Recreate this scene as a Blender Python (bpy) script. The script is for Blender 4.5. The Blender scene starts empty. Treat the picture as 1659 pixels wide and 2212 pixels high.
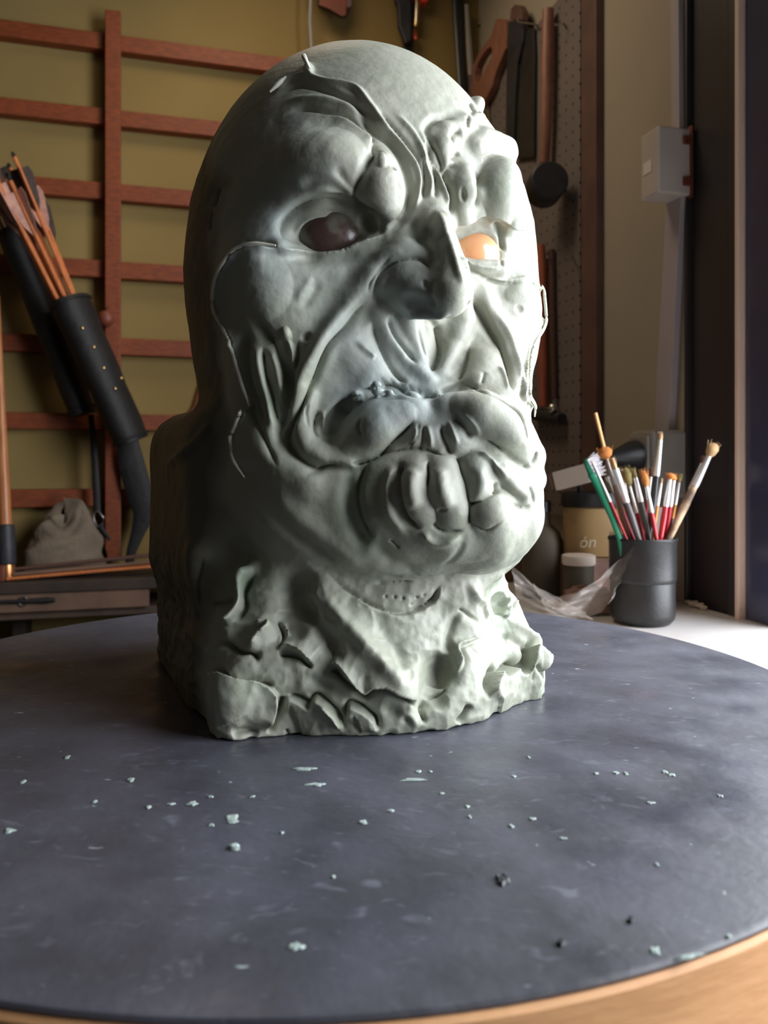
import bpy, bmesh, math, random
import numpy as np
from mathutils import Vector, Matrix
PI = math.pi
rnd = random.Random(7)
C = bpy.context.scene.collection
SC = bpy.context.scene

# ------------------------------------------------------------------ camera, light, exposure
T = 0.95                       # height of the turntable top above the floor
CAMZ = T + 0.16
FPX = 1720.0
def P(px, py, Y):              # a point seen at photo pixel (px, py), Y metres in front of the camera
    return Vector(((px - 829.5) / FPX * Y, Y, CAMZ - (py - 1000.0) / FPX * Y))

cam_d = bpy.data.cameras.new('camera')
cam = bpy.data.objects.new('camera', cam_d); C.objects.link(cam)
cam.location = (0, 0, CAMZ); cam.rotation_euler = (PI / 2, 0, 0)
cam_d.sensor_fit = 'VERTICAL'; cam_d.sensor_height = 24.0
cam_d.lens = FPX / 2212 * 24.0
cam_d.shift_y = -106.0 / 2212
cam_d.clip_start = 0.02
cam_d.dof.use_dof = True; cam_d.dof.focus_distance = 0.56; cam_d.dof.aperture_fstop = 6.5
SC.camera = cam

SC.view_settings.view_transform = 'Standard'; SC.view_settings.look = 'None'
SC.view_settings.gamma = 1; SC.view_settings.use_curve_mapping = False
SC.view_settings.exposure = 0.0

world = bpy.data.worlds.new('world'); SC.world = world; world.use_nodes = True
bg = world.node_tree.nodes['Background']
bg.inputs[0].default_value = (0.55, 0.70, 1.0, 1); bg.inputs[1].default_value = 0.12

def area_light(name, loc, target, sx, sy, power, col):
    l = bpy.data.lights.new(name, 'AREA'); l.shape = 'RECTANGLE'; l.size = sx; l.size_y = sy
    l.energy = power; l.color = col
    o = bpy.data.objects.new(name, l); C.objects.link(o); o.location = loc
    o.rotation_euler = (Vector(target) - Vector(loc)).to_track_quat('-Z', 'Y').to_euler()
    return o
# daylight falling through the open window in the right wall (outside the frame)
wd = Vector((math.sin(math.radians(15.5)), -math.cos(math.radians(15.5)), 0)); wn = Vector((-wd.y, wd.x, 0))
wc = Vector((0.230, 1.935, 0)) + wd * 1.70 + wn * 0.45 + Vector((0, 0, T + 0.60))
area_light('daylight', wc, wc - wn, 1.85, 1.60, 108.0, (0.90, 0.94, 1.0))
# added dim warm fill, high behind the bust, to brighten back wall and pegboard
wl = area_light('warm_back_fill', (-0.20, 1.30, T + 1.35), (0.02, 1.65, T + 0.20), 0.35, 0.35, 2.3, (1.0, 0.80, 0.56)); wl.data.spread = math.radians(140)
# ------------------------------------------------------------------ materials
def mat(name, col, rough=0.6, col2=None, scale=20.0, bump=0.0, bscale=None, metal=0.0, spec=0.5, detail=4.0, lo=0.35, hi=0.65, stretch=None, coat=0.0):
    m = bpy.data.materials.new(name); m.use_nodes = True; nt = m.node_tree; p = nt.nodes['Principled BSDF']
    p.inputs['Base Color'].default_value = (*col, 1); p.inputs['Roughness'].default_value = rough
    p.inputs['Metallic'].default_value = metal; p.inputs['Specular IOR Level'].default_value = spec
    p.inputs['Coat Weight'].default_value = coat
    tc = nt.nodes.new('ShaderNodeTexCoord'); mp = nt.nodes.new('ShaderNodeMapping')
    nt.links.new(tc.outputs['Object'], mp.inputs['Vector'])
    if stretch: mp.inputs['Scale'].default_value = stretch
    if col2 is not None:
        n = nt.nodes.new('ShaderNodeTexNoise'); n.inputs['Scale'].default_value = scale; n.inputs['Detail'].default_value = detail
        nt.links.new(mp.outputs['Vector'], n.inputs['Vector'])
        r = nt.nodes.new('ShaderNodeMapRange'); r.inputs['From Min'].default_value = lo; r.inputs['From Max'].default_value = hi
        nt.links.new(n.outputs['Fac'], r.inputs['Value'])
        mx = nt.nodes.new('ShaderNodeMix'); mx.data_type = 'RGBA'
        mx.inputs['A'].default_value = (*col, 1); mx.inputs['B'].default_value = (*col2, 1)
        nt.links.new(r.outputs['Result'], mx.inputs['Factor']); nt.links.new(mx.outputs['Result'], p.inputs['Base Color'])
    if bump:
        n2 = nt.nodes.new('ShaderNodeTexNoise'); n2.inputs['Scale'].default_value = bscale or scale * 3; n2.inputs['Detail'].default_value = 6
        nt.links.new(mp.outputs['Vector'], n2.inputs['Vector'])
        b = nt.nodes.new('ShaderNodeBump'); b.inputs['Strength'].default_value = bump; b.inputs['Distance'].default_value = 0.004
        nt.links.new(n2.outputs['Fac'], b.inputs['Height']); nt.links.new(b.outputs['Normal'], p.inputs['Normal'])
    return m
M = {}
M['wall'] = mat('cream_wall_paint', (0.27, 0.185, 0.060), 0.85, (0.23, 0.155, 0.048), 3.0, 0.12, 60)  # warm dim light on this wall put into the cream colour
M['wall_side'] = mat('side_lit_cream_paint', (0.44, 0.375, 0.29), 0.85, (0.39, 0.335, 0.26), 3.0, 0.12, 60)  # same cream paint, recoloured paler and greyer for the side wall's light
M['dim'] = mat('darkened_unseen_room', (0.075, 0.06, 0.045), 0.9, (0.055, 0.045, 0.035), 3.0)  # unseen walls and ceiling, darkened like the floor to cut fill light
M['floor'] = mat('grey_concrete', (0.09, 0.085, 0.08), 0.8, (0.07, 0.065, 0.06), 6.0, 0.2)
M['lattice'] = mat('red_brown_wood', (0.24, 0.050, 0.010), 0.55, (0.16, 0.032, 0.006), 30.0, 0.15, 90, stretch=(1, 6, 6))
M['trim'] = mat('brown_painted_wood', (0.16, 0.085, 0.07), 0.6, (0.12, 0.065, 0.055), 14.0, 0.1)
M['bench'] = mat('white_laminate', (0.72, 0.68, 0.66), 0.35, (0.62, 0.58, 0.56), 9.0, 0.05, 80)
M['frame'] = mat('dark_bronze_aluminium', (0.045, 0.038, 0.042), 0.38, (0.060, 0.050, 0.054), 6.0, 0.05, 120, metal=0.3, stretch=(1, 1, 0.1))
M['alu'] = mat('pinkish_lit_edge', (0.90, 0.66, 0.54), 0.4)  # warm light caught by the aluminium strip put into its colour
M['pane'] = mat('dark_glass_sky_tint', (0.035, 0.040, 0.085), 0.18, (0.05, 0.055, 0.11), 5.0, spec=0.8)  # sky reflection put into the dark glass as a blue base colour
M['black_rubber'] = mat('black_rubber', (0.022, 0.022, 0.026), 0.55, (0.035, 0.034, 0.04), 30, 0.15, 120)
M['black_plastic'] = mat('black_plastic', (0.020, 0.020, 0.022), 0.35, (0.03, 0.03, 0.03), 30)
M['leather'] = mat('black_leather', (0.005, 0.0045, 0.0045), 0.65, (0.010, 0.008, 0.007), 40, 0.3, 90)
M['cup'] = mat('matte_black_plastic', (0.012, 0.012, 0.013), 0.42, (0.018, 0.018, 0.019), 60, 0.1, 300)
M['steel'] = mat('bright_steel', (0.75, 0.74, 0.72), 0.25, metal=1.0)
M['brass'] = mat('brass', (0.85, 0.60, 0.25), 0.25, metal=1.0)
M['copper'] = mat('copper_band', (0.75, 0.33, 0.14), 0.35, metal=0.9)
M['shaft'] = mat('cedar_shaft', (0.62, 0.20, 0.06), 0.5, (0.46, 0.13, 0.04), 40, stretch=(8, 8, 1))
M['dark_shaft'] = mat('dark_shaft', (0.10, 0.045, 0.035), 0.5)
M['feather'] = mat('pinkish_feather', (0.55, 0.30, 0.22), 0.8, (0.42, 0.21, 0.16), 90)
M['dark_feather'] = mat('black_feather', (0.025, 0.018, 0.015), 0.8, (0.05, 0.03, 0.02), 90)
M['pole'] = mat('varnished_pole', (0.50, 0.20, 0.07), 0.35, (0.40, 0.14, 0.05), 18, stretch=(6, 6, 1))
M['cloth'] = mat('grey_rag', (0.22, 0.165, 0.115), 0.95, (0.15, 0.115, 0.08), 22, 0.5, 120)
M['ledge'] = mat('old_ledge_wood', (0.12, 0.07, 0.045), 0.7, (0.07, 0.045, 0.03), 18, 0.2)
M['ledge_dark'] = mat('dark_ledge_wood', (0.05, 0.03, 0.02), 0.7, (0.03, 0.02, 0.015), 18, 0.2)
M['pinkwood'] = mat('raw_pale_board', (0.20, 0.11, 0.07), 0.7, (0.14, 0.08, 0.05), 18, 0.2)
M['mahog'] = mat('mahogany_board', (0.20, 0.05, 0.025), 0.5, (0.13, 0.035, 0.02), 18, 0.1)
M['handle_wood'] = mat('orange_hardwood', (0.34, 0.15, 0.10), 0.5, (0.26, 0.11, 0.075), 26, 0.1, stretch=(5, 5, 1))
M['handle_red'] = mat('red_hardwood', (0.48, 0.13, 0.07), 0.5, (0.36, 0.09, 0.05), 26, 0.1, stretch=(5, 5, 1))
M['tool_red'] = mat('red_tool_plastic', (0.75, 0.06, 0.03), 0.35)
M['cable'] = mat('grey_cable', (0.26, 0.24, 0.21), 0.5)
M['white_plastic'] = mat('aged_white_plastic', (0.62, 0.55, 0.50), 0.45, (0.56, 0.49, 0.45), 12)
M['trunking'] = mat('pale_trunking', (0.48, 0.42, 0.44), 0.5, (0.44, 0.38, 0.40), 12)
M['socket_grey'] = mat('grey_box_plastic', (0.36, 0.33, 0.30), 0.55, (0.32, 0.29, 0.27), 12)
M['label_white'] = mat('white_sticker', (0.85, 0.80, 0.76), 0.6)
M['jar'] = mat('cream_jar_label', (0.50, 0.33, 0.15), 0.5, (0.43, 0.27, 0.12), 10)
M['card'] = mat('white_card', (0.74, 0.64, 0.56), 0.7, (0.68, 0.58, 0.50), 10)
M['box_brown'] = mat('brown_cardboard', (0.22, 0.13, 0.08), 0.8, (0.16, 0.09, 0.05), 10, 0.15)
M['murk'] = mat('dark_green_glassy', (0.09, 0.07, 0.045), 0.65, (0.06, 0.055, 0.035), 14)
M['pinkrag'] = mat('dusty_pink_rag', (0.30, 0.17, 0.14), 0.9, (0.18, 0.10, 0.08), 25, 0.5, 90)
M['eye_lit'] = mat('orange_glass_eye', (0.90, 0.47, 0.20), 0.16, (0.86, 0.40, 0.20), 16, coat=0.6)
M['eye_shaded'] = mat('shaded_smeared_eye', (0.085, 0.050, 0.042), 0.32, (0.20, 0.19, 0.155), 38, 0.25, 90, coat=0.15, lo=0.48, hi=0.62)  # orange glass darkened to paint the shade on it, plus real clay smears
M['rim'] = mat('light_catching_edge', (0.62, 0.62, 0.52), 0.6)  # clay lightened to paint the light its raised edge catches
M['wood_disc'] = mat('turntable_plywood', (0.72, 0.38, 0.17), 0.6, (0.60, 0.30, 0.13), 9, 0.15, 60, stretch=(1, 1, 5))
M['scrap'] = mat('grey_green_clay_crumb', (0.36, 0.44, 0.40), 0.6, (0.28, 0.34, 0.32), 60, 0.3, 200)
M['scrap_dark'] = mat('dark_crumb', (0.02, 0.02, 0.022), 0.5)

def pegboard_mat():
    m = mat('pegboard', (0.20, 0.165, 0.155), 0.65, (0.17, 0.14, 0.13), 5.0); nt = m.node_tree; p = nt.nodes['Principled BSDF']
    tc = nt.nodes.new('ShaderNodeTexCoord'); vm = nt.nodes.new('ShaderNodeVectorMath'); vm.operation = 'MULTIPLY'; vm.inputs[1].default_value = (1 / 0.0254, 0, 1 / 0.0254)
    nt.links.new(tc.outputs['Object'], vm.inputs[0])
    fr = nt.nodes.new('ShaderNodeVectorMath'); fr.operation = 'FRACTION'; nt.links.new(vm.outputs[0], fr.inputs[0])
    di = nt.nodes.new('ShaderNodeVectorMath'); di.operation = 'DISTANCE'; di.inputs[1].default_value = (0.5, 0, 0.5); nt.links.new(fr.outputs[0], di.inputs[0])
    lt = nt.nodes.new('ShaderNodeMath'); lt.operation = 'LESS_THAN'; lt.inputs[1].default_value = 0.105; nt.links.new(di.outputs['Value'], lt.inputs[0])
    mx = nt.nodes.new('ShaderNodeMix'); mx.data_type = 'RGBA'; src = p.inputs['Base Color'].links[0].from_socket
    nt.links.new(lt.outputs[0], mx.inputs['Factor']); nt.links.new(src, mx.inputs['A']); mx.inputs['B'].default_value = (0.01, 0.008, 0.008, 1)
    nt.links.new(mx.outputs['Result'], p.inputs['Base Color']); return m
M['pegboard'] = pegboard_mat()

def clay_mat():
    m = bpy.data.materials.new('grey_green_clay'); m.use_nodes = True; nt = m.node_tree; p = nt.nodes['Principled BSDF']; L = nt.links
    tc = nt.nodes.new('ShaderNodeTexCoord')
    def noise(s, d=4): 
        n = nt.nodes.new('ShaderNodeTexNoise'); n.inputs['Scale'].default_value = s; n.inputs['Detail'].default_value = d; L.new(tc.outputs['Object'], n.inputs['Vector']); return n.outputs['Fac']
    def rng(v, a, b):
        r = nt.nodes.new('ShaderNodeMapRange'); r.inputs['From Min'].default_value = a; r.inputs['From Max'].default_value = b; L.new(v, r.inputs['Value']); return r.outputs['Result']
    def mix(f, a, b):
        x = nt.nodes.new('ShaderNodeMix'); x.data_type = 'RGBA'; L.new(f, x.inputs['Factor'])
        if isinstance(a, tuple): x.inputs['A'].default_value = (*a, 1)
        else: L.new(a, x.inputs['A'])
        if isinstance(b, tuple): x.inputs['B'].default_value = (*b, 1)
        else: L.new(b, x.inputs['B'])
        return x.outputs['Result']
    c = mix(rng(noise(9), 0.42, 0.62), (0.315, 0.330, 0.262), (0.350, 0.352, 0.290))
    c = mix(rng(noise(16, 5), 0.58, 0.78), c, (0.220, 0.270, 0.195))       # greener smears
    c = mix(rng(noise(7, 3), 0.55, 0.72), c, (0.320, 0.365, 0.355))        # bluish smears
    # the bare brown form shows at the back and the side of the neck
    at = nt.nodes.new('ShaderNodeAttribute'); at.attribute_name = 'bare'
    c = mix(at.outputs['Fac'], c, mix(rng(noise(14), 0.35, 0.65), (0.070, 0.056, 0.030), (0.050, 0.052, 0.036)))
    L.new(c, p.inputs['Base Color']); p.inputs['Roughness'].default_value = 0.50; p.inputs['Specular IOR Level'].default_value = 0.45
    b = nt.nodes.new('ShaderNodeBump'); b.inputs['Strength'].default_value = 0.25; b.inputs['Distance'].default_value = 0.002
    L.new(noise(170, 6), b.inputs['Height']); L.new(b.outputs['Normal'], p.inputs['Normal']); return m
M['clay'] = clay_mat()

def top_mat():
    m = bpy.data.materials.new('worn_black_rubber_top'); m.use_nodes = True; nt = m.node_tree; p = nt.nodes['Principled BSDF']; L = nt.links
    tc = nt.nodes.new('ShaderNodeTexCoord')
    def noise(s, d, st=(1, 1, 1), dist=0.0):
        mp = nt.nodes.new('ShaderNodeMapping'); mp.inputs['Scale'].default_value = st; L.new(tc.outputs['Object'], mp.inputs['Vector'])
        n = nt.nodes.new('ShaderNodeTexNoise'); n.inputs['Scale'].default_value = s; n.inputs['Detail'].default_value = d; n.inputs['Distortion'].default_value = dist
        L.new(mp.outputs['Vector'], n.inputs['Vector']); return n.outputs['Fac']
    def rng(v, a, b):
        r = nt.nodes.new('ShaderNodeMapRange'); r.inputs['From Min'].default_value = a; r.inputs['From Max'].default_value = b; L.new(v, r.inputs['Value']); return r.outputs['Result']
    def mix(f, a, b):
        x = nt.nodes.new('ShaderNodeMix'); x.data_type = 'RGBA'; L.new(f, x.inputs['Factor'])
        for k, v in (('A', a), ('B', b)):
            if isinstance(v, tuple): x.inputs[k].default_value = (*v, 1)
            else: L.new(v, x.inputs[k])
        return x.outputs['Result']
    c = mix(rng(noise(24, 9), 0.36, 0.66), (0.040, 0.040, 0.048), (0.066, 0.066, 0.084))
    c = mix(rng(noise(60, 5, (1, 1.8, 1), 1.5), 0.60, 0.85), c, (0.14, 0.145, 0.175))     # dusty scuffs
    c = mix(rng(noise(85, 2, (1, 1.6, 1), 0.6), 0.735, 0.765), c, (0.30, 0.36, 0.36))    # dried clay specks
    c = mix(rng(noise(26, 4, (1, 2.4, 1), 2.5), 0.735, 0.78), c, (0.16, 0.20, 0.22))     # smeared clay
    L.new(c, p.inputs['Base Color'])
    L.new(rng(noise(22, 5), 0.05, 1.15), p.inputs['Roughness'])
    b = nt.nodes.new('ShaderNodeBump'); b.inputs['Strength'].default_value = 0.3; b.inputs['Distance'].default_value = 0.001
    L.new(noise(140, 5), b.inputs['Height']); L.new(b.outputs['Normal'], p.inputs['Normal']); p.inputs['Specular IOR Level'].default_value = 0.55
    p.inputs['Sheen Weight'].default_value = 0.07; p.inputs['Sheen Roughness'].default_value = 0.45; p.inputs['Sheen Tint'].default_value = (0.75, 0.78, 1.0, 1)  # bluish sheen tint put in for the window's reflection on the top
    return m
M['top'] = top_mat()
def film_mat():
    m = bpy.data.materials.new('clear_plastic_film'); m.use_nodes = True; nt = m.node_tree; p = nt.nodes['Principled BSDF']; out = nt.nodes['Material Output']
    p.inputs['Base Color'].default_value = (0.75, 0.68, 0.62, 1); p.inputs['Roughness'].default_value = 0.18; p.inputs['Specular IOR Level'].default_value = 0.9
    tr = nt.nodes.new('ShaderNodeBsdfTransparent'); mx = nt.nodes.new('ShaderNodeMixShader'); mx.inputs[0].default_value = 0.26
    nt.links.new(tr.outputs[0], mx.inputs[1]); nt.links.new(p.outputs[0], mx.inputs[2]); nt.links.new(mx.outputs[0], out.inputs['Surface']); return m
M['film'] = film_mat()

# ------------------------------------------------------------------ mesh helpers
def obj(name, bm, m, parent=None, smooth=False, bevel=0.0):
    me = bpy.data.meshes.new(name)
    if isinstance(bm, bmesh.types.BMesh):
        bmesh.ops.recalc_face_normals(bm, faces=bm.faces); bm.to_mesh(me); bm.free()
    if m is not None: me.materials.append(m)
    if smooth:
        for p in me.polygons: p.use_smooth = True
        me.set_sharp_from_angle(angle=math.radians(40))
    o = bpy.data.objects.new(name, me); C.objects.link(o)
    if parent is not None: o.parent = parent
    if bevel:
        b = o.modifiers.new('bevel', 'BEVEL'); b.width = bevel; b.segments = 2; b.limit_method = 'ANGLE'
    return o
def tag(o, label=None, cat=None, group=None, kind=None):
    for k, v in (('label', label), ('category', cat), ('group', group), ('kind', kind)):
        if v: o[k] = v
    return o
def thing(name, loc, label, cat, group=None):
    o = bpy.data.objects.new(name, None); o.empty_display_size = 0.02; C.objects.link(o); o.location = loc
    return tag(o, label, cat, group)
def keep(o, parent):                       # parent a mesh whose vertices are in world space
    o.parent = parent; o.matrix_parent_inverse = Matrix.Translation(-Vector(parent.location)); return o
def box_bm(bm, c, ax, ay, az, h):          # oriented box: centre, three axes, half sizes
    c = Vector(c); ax, ay, az = Vector(ax).normalized(), Vector(ay).normalized(), Vector(az).normalized()
    v = [bm.verts.new(c + ax * h[0] * a + ay * h[1] * b + az * h[2] * d) for d in (-1, 1) for b in (-1, 1) for a in (-1, 1)]
    for f in ((0, 2, 3, 1), (4, 5, 7, 6), (0, 1, 5, 4), (2, 6, 7, 3), (0, 4, 6, 2), (1, 3, 7, 5)): bm.faces.new([v[i] for i in f])
def obox(name, c, ax, ay, az, h, m, parent=None, bevel=0.0):
    bm = bmesh.new(); box_bm(bm, c, ax, ay, az, h); o = obj(name, bm, m, None, False, bevel)
    return keep(o, parent) if parent else o
X, Y_, Z = Vector((1, 0, 0)), Vector((0, 1, 0)), Vector((0, 0, 1))
def frame_of(d):
    d = d.normalized(); a = Vector((0, 0, 1)) if abs(d.z) < 0.9 else Vector((1, 0, 0)); s = d.cross(a).normalized(); return s, s.cross(d).normalized()
def tube_bm(bm, pts, rs, seg=12, flat=1.0, cap=True, flatdir=None):
    rings = []; n = len(pts); pts = [Vector(p) for p in pts]
    for i, p in enumerate(pts):
        d = pts[min(i + 1, n - 1)] - pts[max(i - 1, 0)]
        if flatdir is not None:
            s = flatdir.cross(d).normalized(); u = d.cross(s).normalized()
        else: s, u = frame_of(d)
        r = rs[i] if hasattr(rs, '__len__') else rs
        rings.append([bm.verts.new(p + s * math.cos(k * 2 * PI / seg) * r + u * math.sin(k * 2 * PI / seg) * r * flat) for k in range(seg)])
    for a, b in zip(rings[:-1], rings[1:]):
        for k in range(seg): bm.faces.new((a[k], a[(k + 1) % seg], b[(k + 1) % seg], b[k]))
    if cap: bm.faces.new(rings[0]); bm.faces.new(rings[-1])
def otube(name, pts, rs, m, parent=None, seg=12, flat=1.0, flatdir=None):
    bm = bmesh.new(); tube_bm(bm, pts, rs, seg, flat, True, flatdir); o = obj(name, bm, m, None, True)
    return keep(o, parent) if parent else o
def lathe_bm(bm, prof, c=(0, 0, 0), seg=48):   # prof (r, z); closes on the axis where r = 0
    c = Vector(c); rings = []
    for r, z in prof:
        if r < 1e-6: rings.append([bm.verts.new(c + Vector((0, 0, z)))])
        else: rings.append([bm.verts.new(c + Vector((r * math.cos(k * 2 * PI / seg), r * math.sin(k * 2 * PI / seg), z))) for k in range(seg)])
    for a, b in zip(rings[:-1], rings[1:]):
        for k in range(seg):
            k2 = (k + 1) % seg
            if len(a) == 1 and len(b) == 1: continue
            if len(a) == 1: bm.faces.new((a[0], b[k2], b[k]))
            elif len(b) == 1: bm.faces.new((a[k], a[k2], b[0]))
            else: bm.faces.new((a[k], a[k2], b[k2], b[k]))
def olathe(name, prof, c, m, parent=None, seg=48):
    bm = bmesh.new(); lathe_bm(bm, prof, (0, 0, 0), seg); o = obj(name, bm, m, parent, True); o.location = c if parent is None else Vector(c) - parent.location
    return o
def prism(name, pts, thick, m, parent=None, hole=None, bevel=0.0):      # polygon of 3-D points given a thickness vector
    bm = bmesh.new(); t = Vector(thick)
    if hole is None:
        a = [bm.verts.new(Vector(p)) for p in pts]; b = [bm.verts.new(Vector(p) + t) for p in pts]
        bm.faces.new(a); bm.faces.new(b[::-1]); n = len(a)
        for i in range(n): bm.faces.new((a[i], b[i], b[(i + 1) % n], a[(i + 1) % n]))
    else:
        n = len(pts); R = [[bm.verts.new(Vector(p) + s) for p in q] for q in (pts, hole) for s in (Vector(), t)]
        o0, o1, h0, h1 = R
        for i in range(n):
            j = (i + 1) % n
            for q in ((o0[i], o0[j], h0[j], h0[i]), (o1[i], h1[i], h1[j], o1[j]), (o0[i], o1[i], o1[j], o0[j]), (h0[i], h0[j], h1[j], h1[i])): bm.faces.new(q)
    o = obj(name, bm, m, None, False, bevel)
    return keep(o, parent) if parent else o
def ray(px, py): return Vector(((px - 829.5) / FPX, 1.0, -(py - 1000.0) / FPX))
CAMV = Vector((0, 0, CAMZ))
def onplane(px, py, p0, n, off=0.0):
    d = ray(px, py); p = Vector(p0) + Vector(n) * off; return CAMV + d * ((p - CAMV).dot(n) / d.dot(n))
# ------------------------------------------------------------------ the room
TH = math.radians(15.5)
DL = Vector((math.cos(TH), math.sin(TH), 0)); DS = Vector((math.sin(TH), -math.cos(TH), 0))
K = Vector((0.230, 1.935, 0))                        # the corner of the two walls
NL = Vector((math.sin(TH), -math.cos(TH), 0)); NS = Vector((-math.cos(TH), -math.sin(TH), 0))   # into the room
H = 2.6
def wall(name, p, d, l0, l1, z0, z1, n, th, m):
    c = p + d * (l0 + l1) / 2 - n * th / 2 + Z * (z0 + z1) / 2
    o = obox(name, c, d, n, Z, (abs(l1 - l0) / 2, th / 2, (z1 - z0) / 2), m); return tag(o, kind='structure')
wall('wall_back', K, DL, -2.2, 0.12, 0, H, NL, 0.12, M['wall'])
wall('wall_right', K, DS, 0.0, 0.798, 0, H, NS, 0.12, M['wall_side'])
WZ0, WZ1 = T - 0.10, 2.15
wall('wall_right_sill', K, DS, 0.798, 2.30, 0, WZ0, NS, 0.12, M['wall_side'])
wall('wall_right_lintel', K, DS, 0.798, 2.30, WZ1, H, NS, 0.12, M['wall_side'])
wall('wall_right_near', K, DS, 2.30, 3.6, 0, H, NS, 0.12, M['wall_side'])
PL = K + DL * -2.2
wall('wall_left', PL, DS, 0.0, 3.6, 0, H, DL, 0.12, M['dim'])
wall('wall_front', K + DS * 3.6, DL, -2.2, 0.12, 0, H, -NL, 0.12, M['dim'])
cc = K + DL * -1.05 + DS * 1.8
tag(obox('floor', cc - Z * 0.05, DL, DS, Z, (1.4, 2.1, 0.05), M['floor']), kind='structure')
tag(obox('ceiling', cc + Z * (H + 0.05), DL, DS, Z, (1.4, 2.1, 0.05), M['dim']), kind='structure')

# dark sliding window beside the bench
win = thing('window_1', K + DS * 1.5 + Z * WZ0, None, None); win['kind'] = 'structure'
def wbar(name, t0, t1, z0, z1, d0, d1, m, parent=win, bevel=0.002):
    c = K + DS * (t0 + t1) / 2 + NS * (d0 + d1) / 2 + Z * (z0 + z1) / 2
    return obox(name, c, DS, NS, Z, ((t1 - t0) / 2, (d1 - d0) / 2, (z1 - z0) / 2), m, parent, bevel)
wbar('window_jamb', 0.799, 0.890, WZ0, WZ1, -0.10, -0.004, M['frame'])
wbar('window_jamb_lip', 0.799, 0.806, WZ0, WZ1, -0.004, 0.006, M['frame'])
wbar('window_stile', 0.893, 0.914, WZ0, WZ1, -0.075, 0.006, M['frame'])
wbar('window_edge', 0.915, 0.923, WZ0, WZ1, -0.070, 0.0135, M['alu'])
wbar('window_pane', 0.924, 0.985, WZ0, WZ1, -0.020, 0.004, M['pane'])
wbar('window_rail', 0.986, 2.259, WZ0, WZ0 + 0.04, -0.08, -0.01, M['frame'])
wbar('window_rail', 0.986, 2.259, WZ1 - 0.04, WZ1, -0.08, -0.01, M['frame'])
wbar('window_jamb', 2.26, 2.30, WZ0, WZ1, -0.10, 0.0, M['frame'])

def sidepx(px, py, off=0.0): return onplane(px, py, K, NS, off)
def backpx(px, py, off=0.0): return onplane(px, py, K, NL, off)

# brown upright edging the pegboard
def wallbar(name, t0, t1, z0, z1, d, m, kind=None):
    c = K + DS * (t0 + t1) / 2 + NS * (d / 2 + 0.0002) + Z * (z0 + z1) / 2
    return obox(name, c, DS, NS, Z, ((t1 - t0) / 2, d / 2, (z1 - z0) / 2), m, None, 0.002)
tag(wallbar('trim_1', 0.5200, 0.5713, 0.0, H - 0.001, 0.016, M['trim']), kind='structure')
# pegboard panel
pb = bmesh.new(); pw, ph, pt = 0.484 / 2, 0.98 / 2, 0.003
box_bm(pb, (0, 0, 0), X, Y_, Z, (pw, pt, ph)); pbo = obj('pegboard', pb, M['pegboard'], None, False, 0.0008)
pbo.location = K + DS * 0.276 + NS * 0.0135 + Z * (CAMZ + 0.39)
pbo.rotation_euler = (0, 0, math.atan2(-NS.y, -NS.x) - PI / 2)
tag(pbo, 'grey-brown pegboard full of small holes on the right wall', 'pegboard')
stt = obox('batten', K + DS * 0.276 + NS * 0.0055 + Z * (CAMZ + 0.80), DS, NS, Z, (0.22, 0.0049, 0.02), M['trim'], pbo); stt.matrix_parent_inverse = pbo.matrix_basis.inverted()
st2 = obox('batten', K + DS * 0.276 + NS * 0.0055 + Z * (CAMZ - 0.02), DS, NS, Z, (0.22, 0.0049, 0.02), M['trim'], pbo); st2.matrix_parent_inverse = pbo.matrix_basis.inverted()

# wooden lattice on the back wall
S0 = lambda s, z, off: K + DL * (s - 1.065) + NL * off + Z * z
lat = thing('wooden_lattice', S0(0.0, CAMZ - 0.2, 0.0), 'red-brown wooden lattice of horizontal slats on the yellow wall', 'lattice')
for dz in (0.890, 0.731, 0.574, 0.4095, 0.2475, 0.087, -0.073):
    tilt = rnd.uniform(-0.002, 0.002)
    obox('slat', S0(0.05, CAMZ + dz, 0.014 + 0.0002), (DL + Z * tilt), NL, Z, (0.72, 0.013, 0.0178 + rnd.uniform(-.001, .001)), M['lattice'], lat, 0.0015)
obox('upright', S0(0.225, CAMZ + 0.373, 0.0385), DL, NL, Z, (0.0155, 0.011, 0.573), M['lattice'], lat, 0.0015)
obox('upright', S0(-0.45, CAMZ + 0.373, 0.0385), DL, NL, Z, (0.0155, 0.011, 0.573), M['lattice'], lat, 0.0015)
for dz in (0.407, 0.2475): 
    bm = bmesh.new(); tube_bm(bm, [S0(0.223, CAMZ + dz + 0.06, 0.0494), S0(0.223, CAMZ + dz + 0.06, 0.0512)], [0.003, 0.002], 10); keep(obj('nail', bm, M['steel'], lat, True), lat)

# ledge under the lattice
LZ = CAMZ - 0.222
led = thing('wall_ledge', S0(0.0, LZ, 0.0), 'old dark wooden ledge below the lattice carrying sticks and a rag', 'shelf')
obox('board', S0(0.05, LZ - 0.011, 0.098), DL, NL, Z, (0.76, 0.098, 0.0108), M['ledge_dark'], led, 0.002)
obox('front_rail', S0(-0.12, LZ - 0.040, 0.180), DL, NL, Z, (0.42, 0.010, 0.0175), M['pinkwood'], led, 0.002)
obox('lower_board', S0(0.05, LZ - 0.066, 0.088), DL, NL, Z, (0.76, 0.088, 0.0075), M['ledge'], led, 0.002)
for s in (-0.55, 0.05, 0.65):
    obox('bracket', S0(s, LZ - 0.19, 0.045), DL, NL, Z, (0.012, 0.0445, 0.116), M['ledge_dark'], led, 0.002)

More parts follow.
